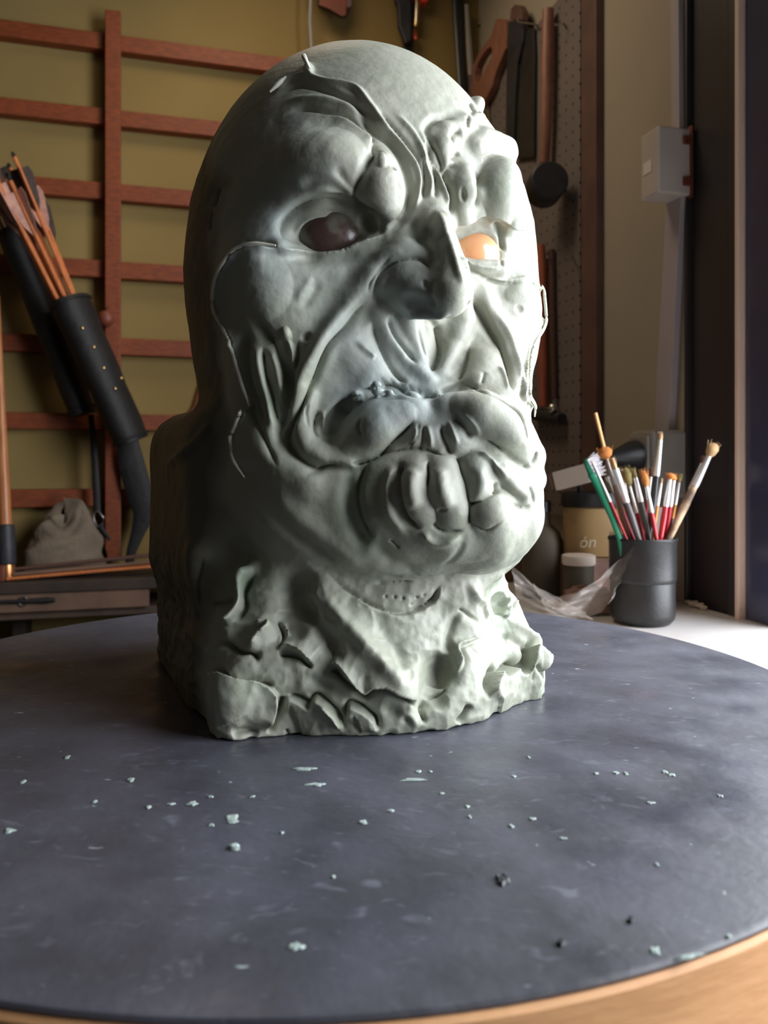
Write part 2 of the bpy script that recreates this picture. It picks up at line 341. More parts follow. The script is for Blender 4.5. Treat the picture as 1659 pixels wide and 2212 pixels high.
# white bench top along the right wall
BZ = CAMZ - 0.205
def bench_poly():
    q = [(K + DS * 0.02 + NS * 0.002), (K + DS * 2.2 + NS * 0.002)]
    a, b = q; c = Vector((0.42, -0.12, 0)); d = Vector((0.42, 0.30, 0)); e = Vector((0.36, 0.86, 0)); f = Vector((0.09, 1.0, 0)); g = K + DL * -0.22 + NL * 0.02
    return [Vector((p.x, p.y, BZ)) for p in (a, b, c, d, e, f, g)]
bn = thing('workbench', (0.45, 1.1, 0), 'white laminate workbench along the right wall behind the turntable', 'workbench')
prism('bench_top', bench_poly(), (0, 0, -0.03), M['bench'], bn, None, 0.002)
for p in ((0.45, 0.95), (0.24, 1.55), (0.48, 0.25), (0.20, 1.10)):
    obox('leg', (p[0], p[1], (BZ - 0.03) / 2), X, Y_, Z, (0.018, 0.018, (BZ - 0.03) / 2), M['trim'], bn, 0.002)

# turntable
TC = Vector((-0.042, 0.573, T))
tt = thing('turntable', (TC.x, TC.y, 0), 'round turntable with worn black top and plywood edge under the clay bust', 'turntable')
olathe('wooden_disc', [(0, -0.040), (0.343, -0.040), (0.3455, -0.038), (0.3455, -0.0045), (0.344, -0.003), (0, -0.003)], TC, M['wood_disc'], tt, 160)
olathe('black_top', [(0, -0.0028), (0.3435, -0.0028), (0.3440, -0.0015), (0.3432, -0.0004), (0.3415, 0.0), (0, 0.0)], TC, M['top'], tt, 160)
olathe('post', [(0, -0.0405), (0.05, -0.0405), (0.05, -0.055), (0.03, -0.075), (0.028, -0.88), (0, -0.88)], TC, M['black_plastic'], tt, 32)
olathe('foot', [(0, -0.881), (0.06, -0.881), (0.20, -0.93), (0.205, -0.95), (0, -0.95)], TC, M['black_plastic'], tt, 48)
# ------------------------------------------------------------------ clay bust: a distance field meshed, then brushed
HO = np.array([-0.02, 0.60, 0.0]); HA = math.radians(28.0)
RU = np.array([math.cos(HA), math.sin(HA), 0.0]); RV = np.array([math.sin(HA), -math.cos(HA), 0.0])
RW = np.array([0.0, 0.0, 1.0])
HM = np.stack([RU, RV, RW], 1)                 # local -> world (turntable top = z 0)
CAML = np.array([0.0, 0.0, 0.16])
def to_local(p): return (np.asarray(p, float) - HO) @ HM
def to_world(p): return np.asarray(p, float) @ HM.T + HO
CAM_UVW = to_local(CAML)
def pix(px, py, Y):
    return to_local([(px - 829.5) / FPX * Y, Y, 0.16 - (py - 1000.0) / FPX * Y])

VS = 0.0017
LO = np.array([-0.170, -0.175, -0.0043]); HI = np.array([0.150, 0.185, 0.492])
NN = np.ceil((HI - LO) / VS).astype(int) + 1
AX = [(LO[i] + VS * np.arange(NN[i])).astype(np.float32) for i in range(3)]
F = np.full(NN, 0.05, np.float32)

def smin(a, b, k):
    h = np.clip(0.5 + 0.5 * (b - a) / k, 0, 1)
    return b + (a - b) * h - k * h * (1 - h)
def op(fn, lo, hi, k, mode='add'):
    pad = k + 0.006
    i0 = [max(0, int((lo[i] - pad - LO[i]) / VS)) for i in range(3)]
    i1 = [min(NN[i], int((hi[i] + pad - LO[i]) / VS) + 2) for i in range(3)]
    if any(i1[i] <= i0[i] for i in range(3)): return
    U = AX[0][i0[0]:i1[0], None, None]; V = AX[1][None, i0[1]:i1[1], None]; W = AX[2][None, None, i0[2]:i1[2]]
    d = fn(U, V, W)
    s = F[i0[0]:i1[0], i0[1]:i1[1], i0[2]:i1[2]]
    if mode == 'add': s[...] = smin(s, d, k)
    elif mode == 'sub': s[...] = -smin(-s, d, k)
    else: s[...] = -smin(-s, -d, k)             # intersection
def ell(c, r, k, mode='add', rot=0.0):
    c = np.asarray(c, float); r = np.asarray(r, float); cr, sr = math.cos(rot), math.sin(rot)
    def fn(U, V, W):
        x = U - c[0]; y = V - c[1]; z = W - c[2]
        x, y = cr * x + sr * y, -sr * x + cr * y
        k0 = np.sqrt((x / r[0]) ** 2 + (y / r[1]) ** 2 + (z / r[2]) ** 2)
        k1 = np.sqrt((x / r[0] ** 2) ** 2 + (y / r[1] ** 2) ** 2 + (z / r[2] ** 2) ** 2) + 1e-6
        return (k0 * (k0 - 1) / k1).astype(np.float32)
    m = max(r[0], r[1]) if rot else None
    e = np.array([m, m, r[2]]) if rot else r
    op(fn, c - e, c + e, k, mode)
def rbox(c, h, r, k, mode='add', rot=0.0):
    c = np.asarray(c, float); h = np.asarray(h, float); cr, sr = math.cos(rot), math.sin(rot)
    def fn(U, V, W):
        x = U - c[0]; y = V - c[1]; z = W - c[2]
        x, y = cr * x + sr * y, -sr * x + cr * y
        qx = np.abs(x) - h[0] + r; qy = np.abs(y) - h[1] + r; qz = np.abs(z) - h[2] + r
        return (np.sqrt(np.maximum(qx, 0) ** 2 + np.maximum(qy, 0) ** 2 + np.maximum(qz, 0) ** 2)
                + np.minimum(np.maximum(qx, np.maximum(qy, qz)), 0) - r).astype(np.float32)
    e = np.array([h.max(), h.max(), h[2]]) if rot else h
    op(fn, c - e, c + e, k, mode)
def tube(pts, rs, k, mode='add'):
    pts = [np.asarray(p, float) for p in pts]
    if len(pts) == 1: pts = pts * 2; rs = list(rs) * 2
    def fn(U, V, W):
        out = None
        for a, b, ra, rb in zip(pts[:-1], pts[1:], rs[:-1], rs[1:]):
            ab = b - a; L = max(float(ab @ ab), 1e-9)
            t = np.clip(((U - a[0]) * ab[0] + (V - a[1]) * ab[1] + (W - a[2]) * ab[2]) / L, 0, 1)
            d = np.sqrt((U - a[0] - t * ab[0]) ** 2 + (V - a[1] - t * ab[1]) ** 2 + (W - a[2] - t * ab[2]) ** 2) - (ra + t * (rb - ra))
            out = d if out is None else np.minimum(out, d)
        return out.astype(np.float32)
    A = np.array(pts); R = np.array(rs)[:, None]
    op(fn, (A - R).min(0), (A + R).max(0), k, mode)

def samp(p):                                   # trilinear lookup
    g = (p - LO) / VS; g = np.clip(g, 0, NN - 1.001); i = g.astype(int); f = g - i
    r = 0
    for dx in (0, 1):
        for dy in (0, 1):
            for dz in (0, 1):
                w = (f[..., 0] if dx else 1 - f[..., 0]) * (f[..., 1] if dy else 1 - f[..., 1]) * (f[..., 2] if dz else 1 - f[..., 2])
                r = r + w * F[i[..., 0] + dx, i[..., 1] + dy, i[..., 2] + dz]
    return r
def hits(pp):                                  # rays from the eye point onto the field
    pp = np.asarray(pp, float).reshape(-1, 2)
    d = np.stack([(pp[:, 0] - 829.5) / FPX, np.ones(len(pp)), -(pp[:, 1] - 1000.0) / FPX], 1)
    dl = d @ HM
    ys = np.arange(0.36, 0.80, 0.0012)
    pos = CAM_UVW + dl[:, None, :] * ys[None, :, None]
    inb = np.all((pos > LO) & (pos < HI), -1)
    f = np.where(inb, samp(pos), 1.0)
    neg = f < 0
    first = np.where(neg.any(1), neg.argmax(1), np.where(inb, np.abs(f), 9).argmin(1))
    Y = ys[first]
    a = np.take_along_axis(f, np.maximum(first - 1, 0)[:, None], 1)[:, 0]; b = np.take_along_axis(f, first[:, None], 1)[:, 0]
    t = np.where(neg.any(1) & (a > 0), b / (b - a + 1e-9), 0.0)
    Y = Y - (-t * 0.0012 if False else np.clip(-b / (a - b + 1e-9), 0, 1) * 0.0012) * neg.any(1)
    pos = CAM_UVW + dl * Y[:, None]
    return pos, Y
def grad(p, e=0.004):
    n = np.stack([samp(p + np.eye(3)[i] * e) - samp(p - np.eye(3)[i] * e) for i in range(3)], -1)
    return n / (np.linalg.norm(n, axis=-1, keepdims=True) + 1e-9)
def lump(pts, sink=0.5, k=0.004, mode='add'):  # (px, py, radius px) chained, laid on the surface
    a = np.array([p[:2] for p in pts], float); pos, Y = hits(a); n = grad(pos, 0.008)
    r = np.array([p[2] for p in pts]) / FPX * Y
    tube(list(pos - n * (r * sink)[:, None]), list(r), k, mode)
def lumpY(pts, k=0.004, mode='add'):           # (px, py, depth, radius px)
    tube([pix(p[0], p[1], p[2]) for p in pts], [p[3] / FPX * p[2] for p in pts], k, mode)

# --- big masses
ell((0, -0.012, 0.328), (0.118, 0.135, 0.140), 0.001)
ell((0, -0.01, 0.28), (0.114, 0.125, 0.15), 0.03)
rbox((0, 0.018, 0.216), (0.112, 0.083, 0.130), 0.055, 0.03)
ell((0, 0.058, 0.322), (0.088, 0.045, 0.080), 0.03)
ell((0.012, 0.040, 0.332), (0.104, 0.066, 0.078), 0.02)
ell((0.066, 0.052, 0.262), (0.049, 0.048, 0.046), 0.02)
ell((0.002, 0.055, 0.146), (0.107, 0.084, 0.072), 0.02)
ell((0.006, 0.070, 0.118), (0.088, 0.060, 0.040), 0.02)
tube([(0, -0.01, 0.03), (0, -0.01, 0.16)], [0.098, 0.092], 0.015)
rbox((-0.020, -0.045, 0.13), (0.112, 0.083, 0.070), 0.03, 0.015)
rbox((-0.018, -0.045, 0.05), (0.106, 0.083, 0.08), 0.02, 0.015)
rbox((-0.011, 0.010, 0.014), (0.112, 0.088, 0.030), 0.016, 0.02, rot=0.07)
tube([(-0.012, 0.015, 0.02), (0.002, 0.012, 0.098)], [0.116, 0.094], 0.02)
ell((-0.078, 0.040, 0.045), (0.046, 0.048, 0.055), 0.02)
rbox((-0.014, 0.012, 0.010), (0.114, 0.092, 0.024), 0.012, 0.006, rot=0.07)
ell((0.0, 0.05, 0.01), (0.075, 0.085, 0.045), 0.02)
ell((0.048, 0.048, 0.040), (0.054, 0.055, 0.046), 0.02)
# --- cheeks, brow, jaw
lumpY([(900, 1090, 0.512, 150), (1010, 1090, 0.512, 150)], 0.03)                  # chin mass
lumpY([(860, 935, 0.510, 110), (1020, 930, 0.512, 110)], 0.03)                    # mass behind the lips
lump([(700, 385, 60), (800, 400, 60)], 0.70, 0.02)
lump([(1120, 640, 62), (1095, 740, 55), (1080, 830, 45)], 0.55, 0.02)            # right cheek
lump([(560, 590, 70), (590, 680, 60)], 0.75, 0.03)                                # left cheekbone
lump([(640, 330, 70), (735, 335, 62)], 0.80, 0.02)                                # left upper brow mass
lump([(1092, 400, 62), (1105, 450, 52)], 0.50, 0.010)                             # right brow corner
lump([(1030, 430, 40), (1085, 450, 40)], 0.55, 0.010)
# eye sockets
lump([(670, 508, 56), (730, 500, 60), (790, 488, 40), (835, 482, 24)], 0.15, 0.010, 'sub')
lump([(1010, 530, 42), (1052, 530, 46)], 0.15, 0.008, 'sub')
# brow lumps
lump([(826, 345, 28), (830, 400, 50), (826, 448, 48)], 0.30, 0.003)               # drop between the brows, left
lump([(1010, 266, 30), (968, 285, 34), (958, 325, 32), (964, 352, 20)], 0.55, 0.003)
lump([(1030, 318, 34), (1050, 305, 38), (1100, 318, 34)], 0.45, 0.003)
lump([(1003, 375, 32), (1007, 412, 40), (998, 458, 30)], 0.45, 0.003)
lump([(1092, 378, 54), (1080, 420, 56), (1110, 450, 40)], 0.55, 0.004)
# nose
lumpY([(920, 470, 0.500, 34), (915, 530, 0.494, 56), (900, 590, 0.490, 70)], 0.012)
lumpY([(932, 452, 0.488, 16), (952, 488, 0.478, 24), (964, 535, 0.471, 30), (976, 590, 0.464, 38), (978, 628, 0.461, 42)], 0.012)
lumpY([(880, 604, 0.480, 62), (900, 628, 0.474, 52)], 0.010)
lumpY([(988, 634, 0.474, 30)], 0.010)
lumpY([(925, 652, 0.468, 32), (962, 650, 0.464, 32)], 0.010)
lump([(802, 612, 22), (825, 562, 20), (873, 530, 18), (905, 532, 12)], 0.35, 0.006)
# eyelids
lumpY([(618, 520, 0.502, 7), (642, 482, 0.500, 8), (680, 458, 0.497, 9), (725, 450, 0.495, 9), (775, 466, 0.496, 8)], 0.004)
lump([(606, 536, 9), (650, 548, 10)], -0.2, 0.008)
lumpY([(640, 550, 0.487, 9), (700, 558, 0.4835, 11), (745, 552, 0.4835, 11), (800, 526, 0.483, 10), (850, 497, 0.483, 8)], 0.008)
lumpY([(996, 512, 0.512, 9), (1025, 494, 0.512, 11), (1060, 505, 0.518, 11), (1079, 538, 0.526, 10)], 0.004)
lumpY([(985, 568, 0.505, 14), (1030, 576, 0.506, 16), (1082, 576, 0.514, 15)], 0.006)
# upper lip muscles
lump([(815, 672, 28), (846, 730, 26), (890, 782, 24), (926, 818, 18)], 0.45, 0.003)
lump([(880, 690, 24), (898, 735, 22), (920, 785, 16)], 0.45, 0.003)
lump([(1000, 688, 36), (985, 740, 30), (955, 800, 20)], 0.45, 0.003)
lump([(760, 745, 60), (800, 790, 42)], 0.70, 0.010)
lump([(1040, 770, 34), (1030, 815, 30)], 0.60, 0.006)
# nasolabial bands
lump([(800, 600, 30), (745, 665, 34), (700, 735, 34), (660, 810, 28), (628, 885, 24), (612, 930, 18)], 0.50, 0.006)
lump([(1046, 640, 18), (1085, 710, 24), (1112, 780, 22), (1128, 850, 18)], 0.5, 0.006)
# mouth: groove between the lips
lump([(715, 930, 26), (760, 880, 26), (822, 845, 20), (890, 850, 16), (941, 858, 12), (990, 835, 10)], 0.15, 0.006, 'sub')
# lower lip lobes
lumpY([(768, 948, 0.490, 60), (828, 925, 0.480, 70), (885, 895, 0.474, 52)], 0.004)
lumpY([(965, 888, 0.474, 42), (1030, 898, 0.474, 60), (1085, 932, 0.480, 64), (1125, 988, 0.494, 54)], 0.004)
lumpY([(905, 940, 0.474, 50), (985, 945, 0.472, 52)], 0.006)
# chin lobes
lumpY([(862, 1075, 0.484, 92), (870, 1030, 0.482, 74)], 0.006)
lumpY([(898, 1022, 0.465, 40), (890, 1060, 0.462, 42), (905, 1095, 0.463, 38)], 0.003)
lumpY([(950, 1012, 0.464, 34), (955, 1060, 0.461, 40), (975, 1098, 0.462, 34)], 0.003)
lumpY([(915, 1140, 0.474, 56), (965, 1158, 0.472, 56)], 0.008)
lumpY([(1028, 1010, 0.466, 34), (1034, 1055, 0.466, 36)], 0.003)
lumpY([(1030, 985, 0.470, 26), (1070, 1012, 0.470, 36), (1112, 1052, 0.482, 50)], 0.004)
lumpY([(1057, 1105, 0.468, 46)], 0.004)
lumpY([(1100, 1120, 0.490, 72), (1050, 1155, 0.480, 70)], 0.012)
lumpY([(1060, 958, 0.474, 26), (1110, 990, 0.480, 30), (1148, 1035, 0.498, 34)], 0.004)
# mouth-corner fold, left
lump([(664, 850, 20), (648, 915, 24), (662, 965, 22), (705, 995, 18), (760, 1000, 10)], 0.40, 0.004)
lump([(558, 760, 18), (572, 850, 20), (590, 925, 18)], 0.4, 0.005)
lump([(590, 745, 14), (607, 800, 14), (606, 855, 10)], 0.4, 0.004)
lump([(560, 950, 34), (600, 1010, 30), (660, 1040, 26)], 0.6, 0.012)
lumpY([(772, 857, 0.478, 12)], 0.002)
lumpY([(815, 839, 0.472, 16)], 0.002)
lumpY([(842, 846, 0.472, 9)], 0.002)
# nostrils
lumpY([(882, 656, 0.462, 17), (912, 664, 0.458, 19)], 0.006, 'sub')
lumpY([(990, 657, 0.462, 8), (1004, 652, 0.462, 8)], 0.003, 'sub')
lump([(700, 1238, 10), (800, 1262, 13), (900, 1264, 14), (1000, 1258, 14), (1080, 1244, 13), (1120, 1226, 12)], 0.0, 0.010, 'sub')
# collar and chest drape
lump([(690, 1275, 34), (760, 1370, 40), (830, 1450, 36), (890, 1495, 26)], 0.55, 0.010)
lump([(1000, 1290, 40), (1020, 1380, 36), (1000, 1440, 26)], 0.6, 0.010)
lump([(640, 1270, 30), (625, 1350, 26)], 0.1, 0.012, 'sub')
lump([(950, 1450, 26), (935, 1500, 24)], 0.3, 0.012, 'sub')
lump([(544, 1225, 15), (516, 1262, 17), (508, 1305, 17), (488, 1350, 13)], 0.2, 0.005)
lump([(494, 1371, 14), (560, 1350, 16)], 0.3, 0.005)
lump([(575, 1365, 15), (540, 1405, 13)], 0.2, 0.005)
lump([(420, 1200, 26), (430, 1300, 20)], 0.5, 0.01)
EYES = [(pix(713, 519, 0.5055), 0.0270), (pix(1014, 562, 0.527), 0.0205)]
# --- cut flat on the turntable and mesh it (surface nets)
F[:, :, AX[2] < 0.0008] = np.maximum(F[:, :, AX[2] < 0.0008], 0.003)
F[0] = F[-1] = 0.01; F[:, 0] = F[:, -1] = 0.01; F[:, :, 0] = F[:, :, -1] = 0.01
def surface_nets():
    S = F < 0
    cs = sum(S[a:NN[0] - 1 + a, b:NN[1] - 1 + b, c:NN[2] - 1 + c].astype(np.int8) for a in (0, 1) for b in (0, 1) for c in (0, 1))
    act = (cs > 0) & (cs < 8)
    ii = np.argwhere(act); idx = np.full(act.shape, -1, np.int32); idx[act] = np.arange(len(ii))
    acc = np.zeros((len(ii), 3)); cnt = np.zeros(len(ii))
    cor = [(a, b, c) for a in (0, 1) for b in (0, 1) for c in (0, 1)]
    val = {c: F[ii[:, 0] + c[0], ii[:, 1] + c[1], ii[:, 2] + c[2]] for c in cor}
    for c in cor:
        for ax in range(3):
            if c[ax]: continue
            e = list(c); e[ax] = 1; e = tuple(e); a, b = val[c], val[e]
            m = (a < 0) != (b < 0); t = np.where(m, a / (a - b + 1e-12), 0)
            p = np.array(c, float)[None] + np.zeros((len(ii), 1)); p[:, ax] = t
            acc[m] += p[m]; cnt[m] += 1
    V = LO + VS * (ii + acc / cnt[:, None])
    Q = []
    for ax in range(3):
        sl0 = [slice(1, NN[i] - 1) for i in range(3)]; sl1 = list(sl0)
        sl0[ax] = slice(0, NN[ax] - 1); sl1[ax] = slice(1, NN[ax])
        a, b = S[tuple(sl0)], S[tuple(sl1)]
        off = np.array([1, 1, 1]); off[ax] = 0
        for flag, m in ((0, a & ~b), (1, ~a & b)):
            e = np.argwhere(m) + off
            o1, o2 = (ax + 1) % 3, (ax + 2) % 3
            q = []
            for d1, d2 in ((0, 0), (1, 0), (1, 1), (0, 1)):
                g = e.copy(); g[:, o1] -= 1 - d1; g[:, o2] -= 1 - d2
                q.append(idx[g[:, 0], g[:, 1], g[:, 2]])
            q = np.stack(q, 1); Q.append(q if flag == 0 else q[:, ::-1])
    return V, np.concatenate(Q)
def raw_mesh(name, V, Q):
    me = bpy.data.meshes.new(name)
    me.vertices.add(len(V)); me.vertices.foreach_set('co', np.ascontiguousarray(V, np.float32).ravel())
    me.loops.add(Q.size); me.loops.foreach_set('vertex_index', Q.ravel().astype(np.int32))
    me.polygons.add(len(Q)); me.polygons.foreach_set('loop_start', np.arange(0, Q.size, 4, dtype=np.int32))
    me.update(calc_edges=True)
    return me
V, Q = surface_nets()
me0 = raw_mesh('clay_raw', V, Q)
tmp = bpy.data.objects.new('tmp_clay', me0); C.objects.link(tmp)
ss = tmp.modifiers.new('s', 'SUBSURF'); ss.levels = 1; ss.render_levels = 1
dg = bpy.context.evaluated_depsgraph_get()
clay = bpy.data.meshes.new_from_object(tmp.evaluated_get(dg)); clay.name = 'clay_head'
bpy.data.objects.remove(tmp); bpy.data.meshes.remove(me0)
NV = len(clay.vertices)
R0 = np.empty(NV * 3, np.float32); clay.vertices.foreach_get('co', R0); R0 = R0.reshape(-1, 3)
N0 = grad(R0, 0.003).astype(np.float32)
DISP = np.zeros(NV, np.float32)
_fn = np.array([clay.polygons[i].normal[:] for i in range(0, len(clay.polygons), 5000)]); _fc = np.array([clay.polygons[i].center[:] for i in range(0, len(clay.polygons), 5000)])
print('clay verts', NV, 'orientation (local, mirrored in world)', float((_fn * grad(_fc)).sum(1).mean()))
CR = to_local(HO + np.array([1, 0, 0])); CUP = np.array([0, 0, 1.0])     # picture-right and up directions for round brushes

def curve_pts(pts, n=6):                        # Catmull-Rom through the photo points
    p = np.array([q[:2] for q in pts], float)
    if len(p) < 3: return np.concatenate([np.linspace(p[0], p[-1], n * (len(p) - 1) + 1)])
    e = np.vstack([2 * p[0] - p[1], p, 2 * p[-1] - p[-2]]); out = []
    for i in range(1, len(e) - 2):
        for t in np.linspace(0, 1, n, endpoint=False):
            a, b, c, d = e[i - 1], e[i], e[i + 1], e[i + 2]
            out.append(0.5 * (2 * b + (c - a) * t + (2 * a - 5 * b + 4 * c - d) * t * t + (3 * b - a - 3 * c + d) * t ** 3))
    out.append(e[-2]); return np.array(out)
def brush(kind, pts, w, amp, taper=0.25, side=0):
    """kind: dip, crease, ridge, fin, step (raised on the given side, falling off over w); w in px, amp in mm"""
    cp = curve_pts(pts); pos, Y = hits(cp)
    # drop stray rays that slipped past an edge
    wm = w / FPX * float(np.median(Y)); amp = amp / 1000.0
    reach = wm * (3.2 if kind in ('crease', 'fin', 'step') else 2.2)
    lo = pos.min(0) - reach; hi = pos.max(0) + reach
    sel = np.nonzero(np.all((R0 > lo) & (R0 < hi), 1))[0]
    if not len(sel): return
    q = R0[sel]; best = np.full(len(sel), 9.0, np.float32); par = np.zeros(len(sel), np.float32); sg = np.zeros(len(sel), np.float32)
    n = len(pos) - 1
    for i in range(n):
        a, b = pos[i], pos[i + 1]; ab = b - a; L = float(ab @ ab) + 1e-12
        if L > 0.02 ** 2: continue
        t = np.clip(((q - a) @ ab) / L, 0, 1); r = q - a - t[:, None] * ab; d = np.sqrt((r * r).sum(1))
        m = d < best; best[m] = d[m]; par[m] = (i + t[m]) / n
        if kind == 'step':
            nn = N0[sel][m]; cr = np.cross(ab, r[m]); sg[m] = np.sign((cr * nn).sum(1))
    x = best / wm
    tp = np.ones_like(x)
    if taper > 0: tp = np.clip(np.minimum(par, 1 - par) / taper, 0, 1); tp = tp * tp * (3 - 2 * tp)
    if kind == 'dip': v = -np.exp(-x * x * 1.4)
    elif kind == 'ridge': v = np.exp(-x * x * 1.4)
    elif kind == 'crease': v = -np.exp(-x * 1.7)
    elif kind == 'fin': v = np.exp(-x * 1.7)
    else:
        s = -sg * side; v = np.where(s > 0, np.exp(-x * 1.2) * np.clip(best / 0.0009, 0, 1), -0.35 * np.exp(-x * 3) * np.clip(best / 0.0009, 0, 1))
    v = v * tp; v[best > reach] = 0
    np.add.at(DISP, sel, (v * amp).astype(np.float32))
def blob(px, py, rx, ry, ang, amp, pw=1.0):
    pos, Y = hits([(px, py)]); c = pos[0]; s = Y[0] / FPX; rx *= s; ry *= s; amp /= 1000.0
    r = max(rx, ry) * 1.6
    sel = np.nonzero(np.all(np.abs(R0 - c) < r, 1))[0]; q = R0[sel] - c
    x = q @ CR; y = q @ CUP; ca, sa = math.cos(ang), math.sin(ang)
    x, y = ca * x + sa * y, -sa * x + ca * y
    e = 1 - (x / rx) ** 2 - (y / ry) ** 2
    face = (N0[sel] @ (CAM_UVW - c)) > -0.05
    DISP[sel] += np.where((e > 0) & face, amp * np.clip(e, 0, 1) ** pw, 0).astype(np.float32)
# ---- forehead, left side
blob(668, 152, 12, 22, 0.2, 4.0, 0.8)
brush('fin', [(664,134),(669,150),(676,174)], 7, 2.88, 0.3)
brush('ridge', [(589,208),(622,176),(661,165),(698,177),(765,190),(799,230),(820,258),(845,290)], 9, 3.24, 0.15)
brush('dip', [(596,206),(640,186),(672,186),(725,202),(772,228),(815,278)], 9, 4.0, 0.2)
brush('ridge', [(600,222),(655,214),(712,219),(770,240),(815,276),(850,320)], 13, 2.52, 0.25)
brush('dip', [(610,250),(660,234),(738,250),(786,283),(812,312)], 8, 2.88, 0.25)
brush('step', [(690,243),(740,254),(780,280),(803,308),(800,335),(782,375),(764,410)], 45, 3.6, 0.25, -1)
brush('crease', [(804,305),(806,322),(786,362),(770,400),(766,440),(790,470)], 11, 4.68, 0.15)
brush('dip', [(760,219),(800,275),(846,312),(872,350),(886,395),(886,435),(868,474),(830,500)], 11, 4.32, 0.12)
brush('ridge', [(800,246),(840,285),(870,318),(898,355),(908,391),(900,431),(888,452)], 8, 2.88, 0.15)
brush('crease', [(812,236),(850,275),(885,318),(905,350),(914,395),(910,430)], 6, 2.59, 0.15)
brush('ridge', [(850,240),(895,290),(912,330),(918,352)], 8, 1.87, 0.2)
brush('crease', [(905,315),(916,352),(920,395),(912,438)], 6, 2.88, 0.2)
brush('ridge', [(905,300),(921,360),(931,391),(928,431)], 7, 2.30, 0.2)
brush('crease', [(915,290),(935,350),(944,400),(940,432)], 6, 2.88, 0.2)
brush('ridge', [(900,270),(932,338),(951,391),(963,425),(968,455)], 7, 2.74, 0.2)
brush('crease', [(912,270),(940,320),(962,375),(974,425),(975,470)], 9, 3.96, 0.15)
brush('dip', [(640,402),(690,395),(730,410),(760,440)], 14, 2.6, 0.25)
brush('dip', [(722,362),(745,390),(768,415)], 10, 1.4, 0.3)
blob(824, 345, 14, 24, 0.2, 2.0, 0.8); blob(849, 358, 7, 15, 0.3, -2.0, 1)
brush('ridge', [(858,380),(868,410),(862,440)], 6, 0.86, 0.3)
brush('crease', [(845,455),(830,470),(822,465)], 4, 0.58, 0.3)
# ---- forehead, right side
blob(1030, 226, 12, 22, 0.4, 6.0, 0.8); brush('crease', [(1016,218),(1022,236),(1030,244)], 7, 6.5, 0.2)
blob(1034, 253, 20, 12, 0.5, 3.0, 0.7)
brush('crease', [(1012,246),(1012,268),(1013,276)], 4, 3.0, 0.2)
brush('crease', [(1049,257),(1062,268),(1080,284)], 4, 3.0, 0.2)
brush('dip', [(915,290),(925,268),(945,255),(990,254)], 10, 2.5, 0.25)
brush('crease', [(925,300),(930,330),(945,360),(960,372)], 9, 4.5, 0.2)
brush('crease', [(980,310),(985,290),(1000,283)], 12, 5.0, 0.2)
brush('crease', [(975,345),(985,335),(992,330)], 6, 3.0, 0.2)
brush('crease', [(1040,350),(1052,334),(1085,325),(1115,328)], 6, 2.0, 0.25)
brush('crease', [(1030,370),(1036,400),(1034,430),(1025,450)], 9, 4.5, 0.2)
blob(1000, 420, 8, 18, 0.1, -1.8, 1)
brush('crease', [(985,350),(968,370),(962,400)], 7, 4.0, 0.2)
brush('step', [(985,492),(1015,480),(1038,468),(1075,470),(1110,490),(1140,503)], 26, 3.0, 0.15, 1)
brush('dip', [(1066,476),(1084,505),(1088,545)], 9, 5.0, 0.2)
blob(1110, 495, 24, 16, 0.5, 1.8, 1)
# ---- left eye
brush('crease', [(606,520),(622,488),(650,462),(690,447),(730,447),(775,462),(815,488)], 8, 5.0, 0.15)
brush('dip', [(600,515),(625,470),(672,440),(730,436),(790,462),(838,490)], 20, 6.0, 0.2)
brush('ridge', [(633,510),(650,483),(677,467),(710,463),(750,475)], 6, 2.5, 0.2)
brush('fin', [(595,532),(640,543),(700,551),(745,545),(790,525),(852,494)], 7, 3.4, 0.2)
brush('dip', [(545,560),(600,552),(660,570)], 14, 2.0, 0.3)
brush('crease', [(520,520),(560,524),(600,528)], 6, 1.6, 0.3)
brush('crease', [(540,545),(575,536),(600,530)], 4, 1.2, 0.3)
brush('dip', [(770,470),(805,482),(840,488)], 20, 4.5, 0.25)
# ---- right eye ledge and rim
brush('fin', [(990,555),(1020,572),(1060,578),(1085,572)], 6, 2.5, 0.2)
brush('crease', [(992,562),(1019,584),(1056,604),(1093,612),(1130,606)], 5, 3.0, 0.15)
brush('fin', [(1056,600),(1093,607),(1125,602),(1141,598)], 5, 2.0, 0.2)
brush('crease', [(1082,558),(1086,575)], 4, 2.0, 0.1)
# ---- nose
brush('crease', [(822,670),(812,630),(822,590),(846,566),(880,556),(912,560),(940,590)], 9, 4.0, 0.15)
brush('crease', [(795,640),(800,610),(825,572),(850,548)], 6, 2.0, 0.3)
brush('dip', [(880,470),(900,500),(925,545)], 20, 2.5, 0.3)
blob(955, 485, 22, 40, -0.3, 1.5, 1)
brush('ridge', [(868,672),(885,682),(915,682),(950,682),(975,674)], 9, 2.5, 0.25)
brush('dip', [(935,600),(930,640),(945,670)], 10, 1.5, 0.3)
blob(918, 615, 8, 14, 0.3, -1.2, 1)
brush('ridge', [(940,448),(958,488),(975,535),(990,585),(1002,622)], 9, 2.2, 0.2)
brush('dip', [(915,490),(935,530),(945,580)], 18, 2.5, 0.25)
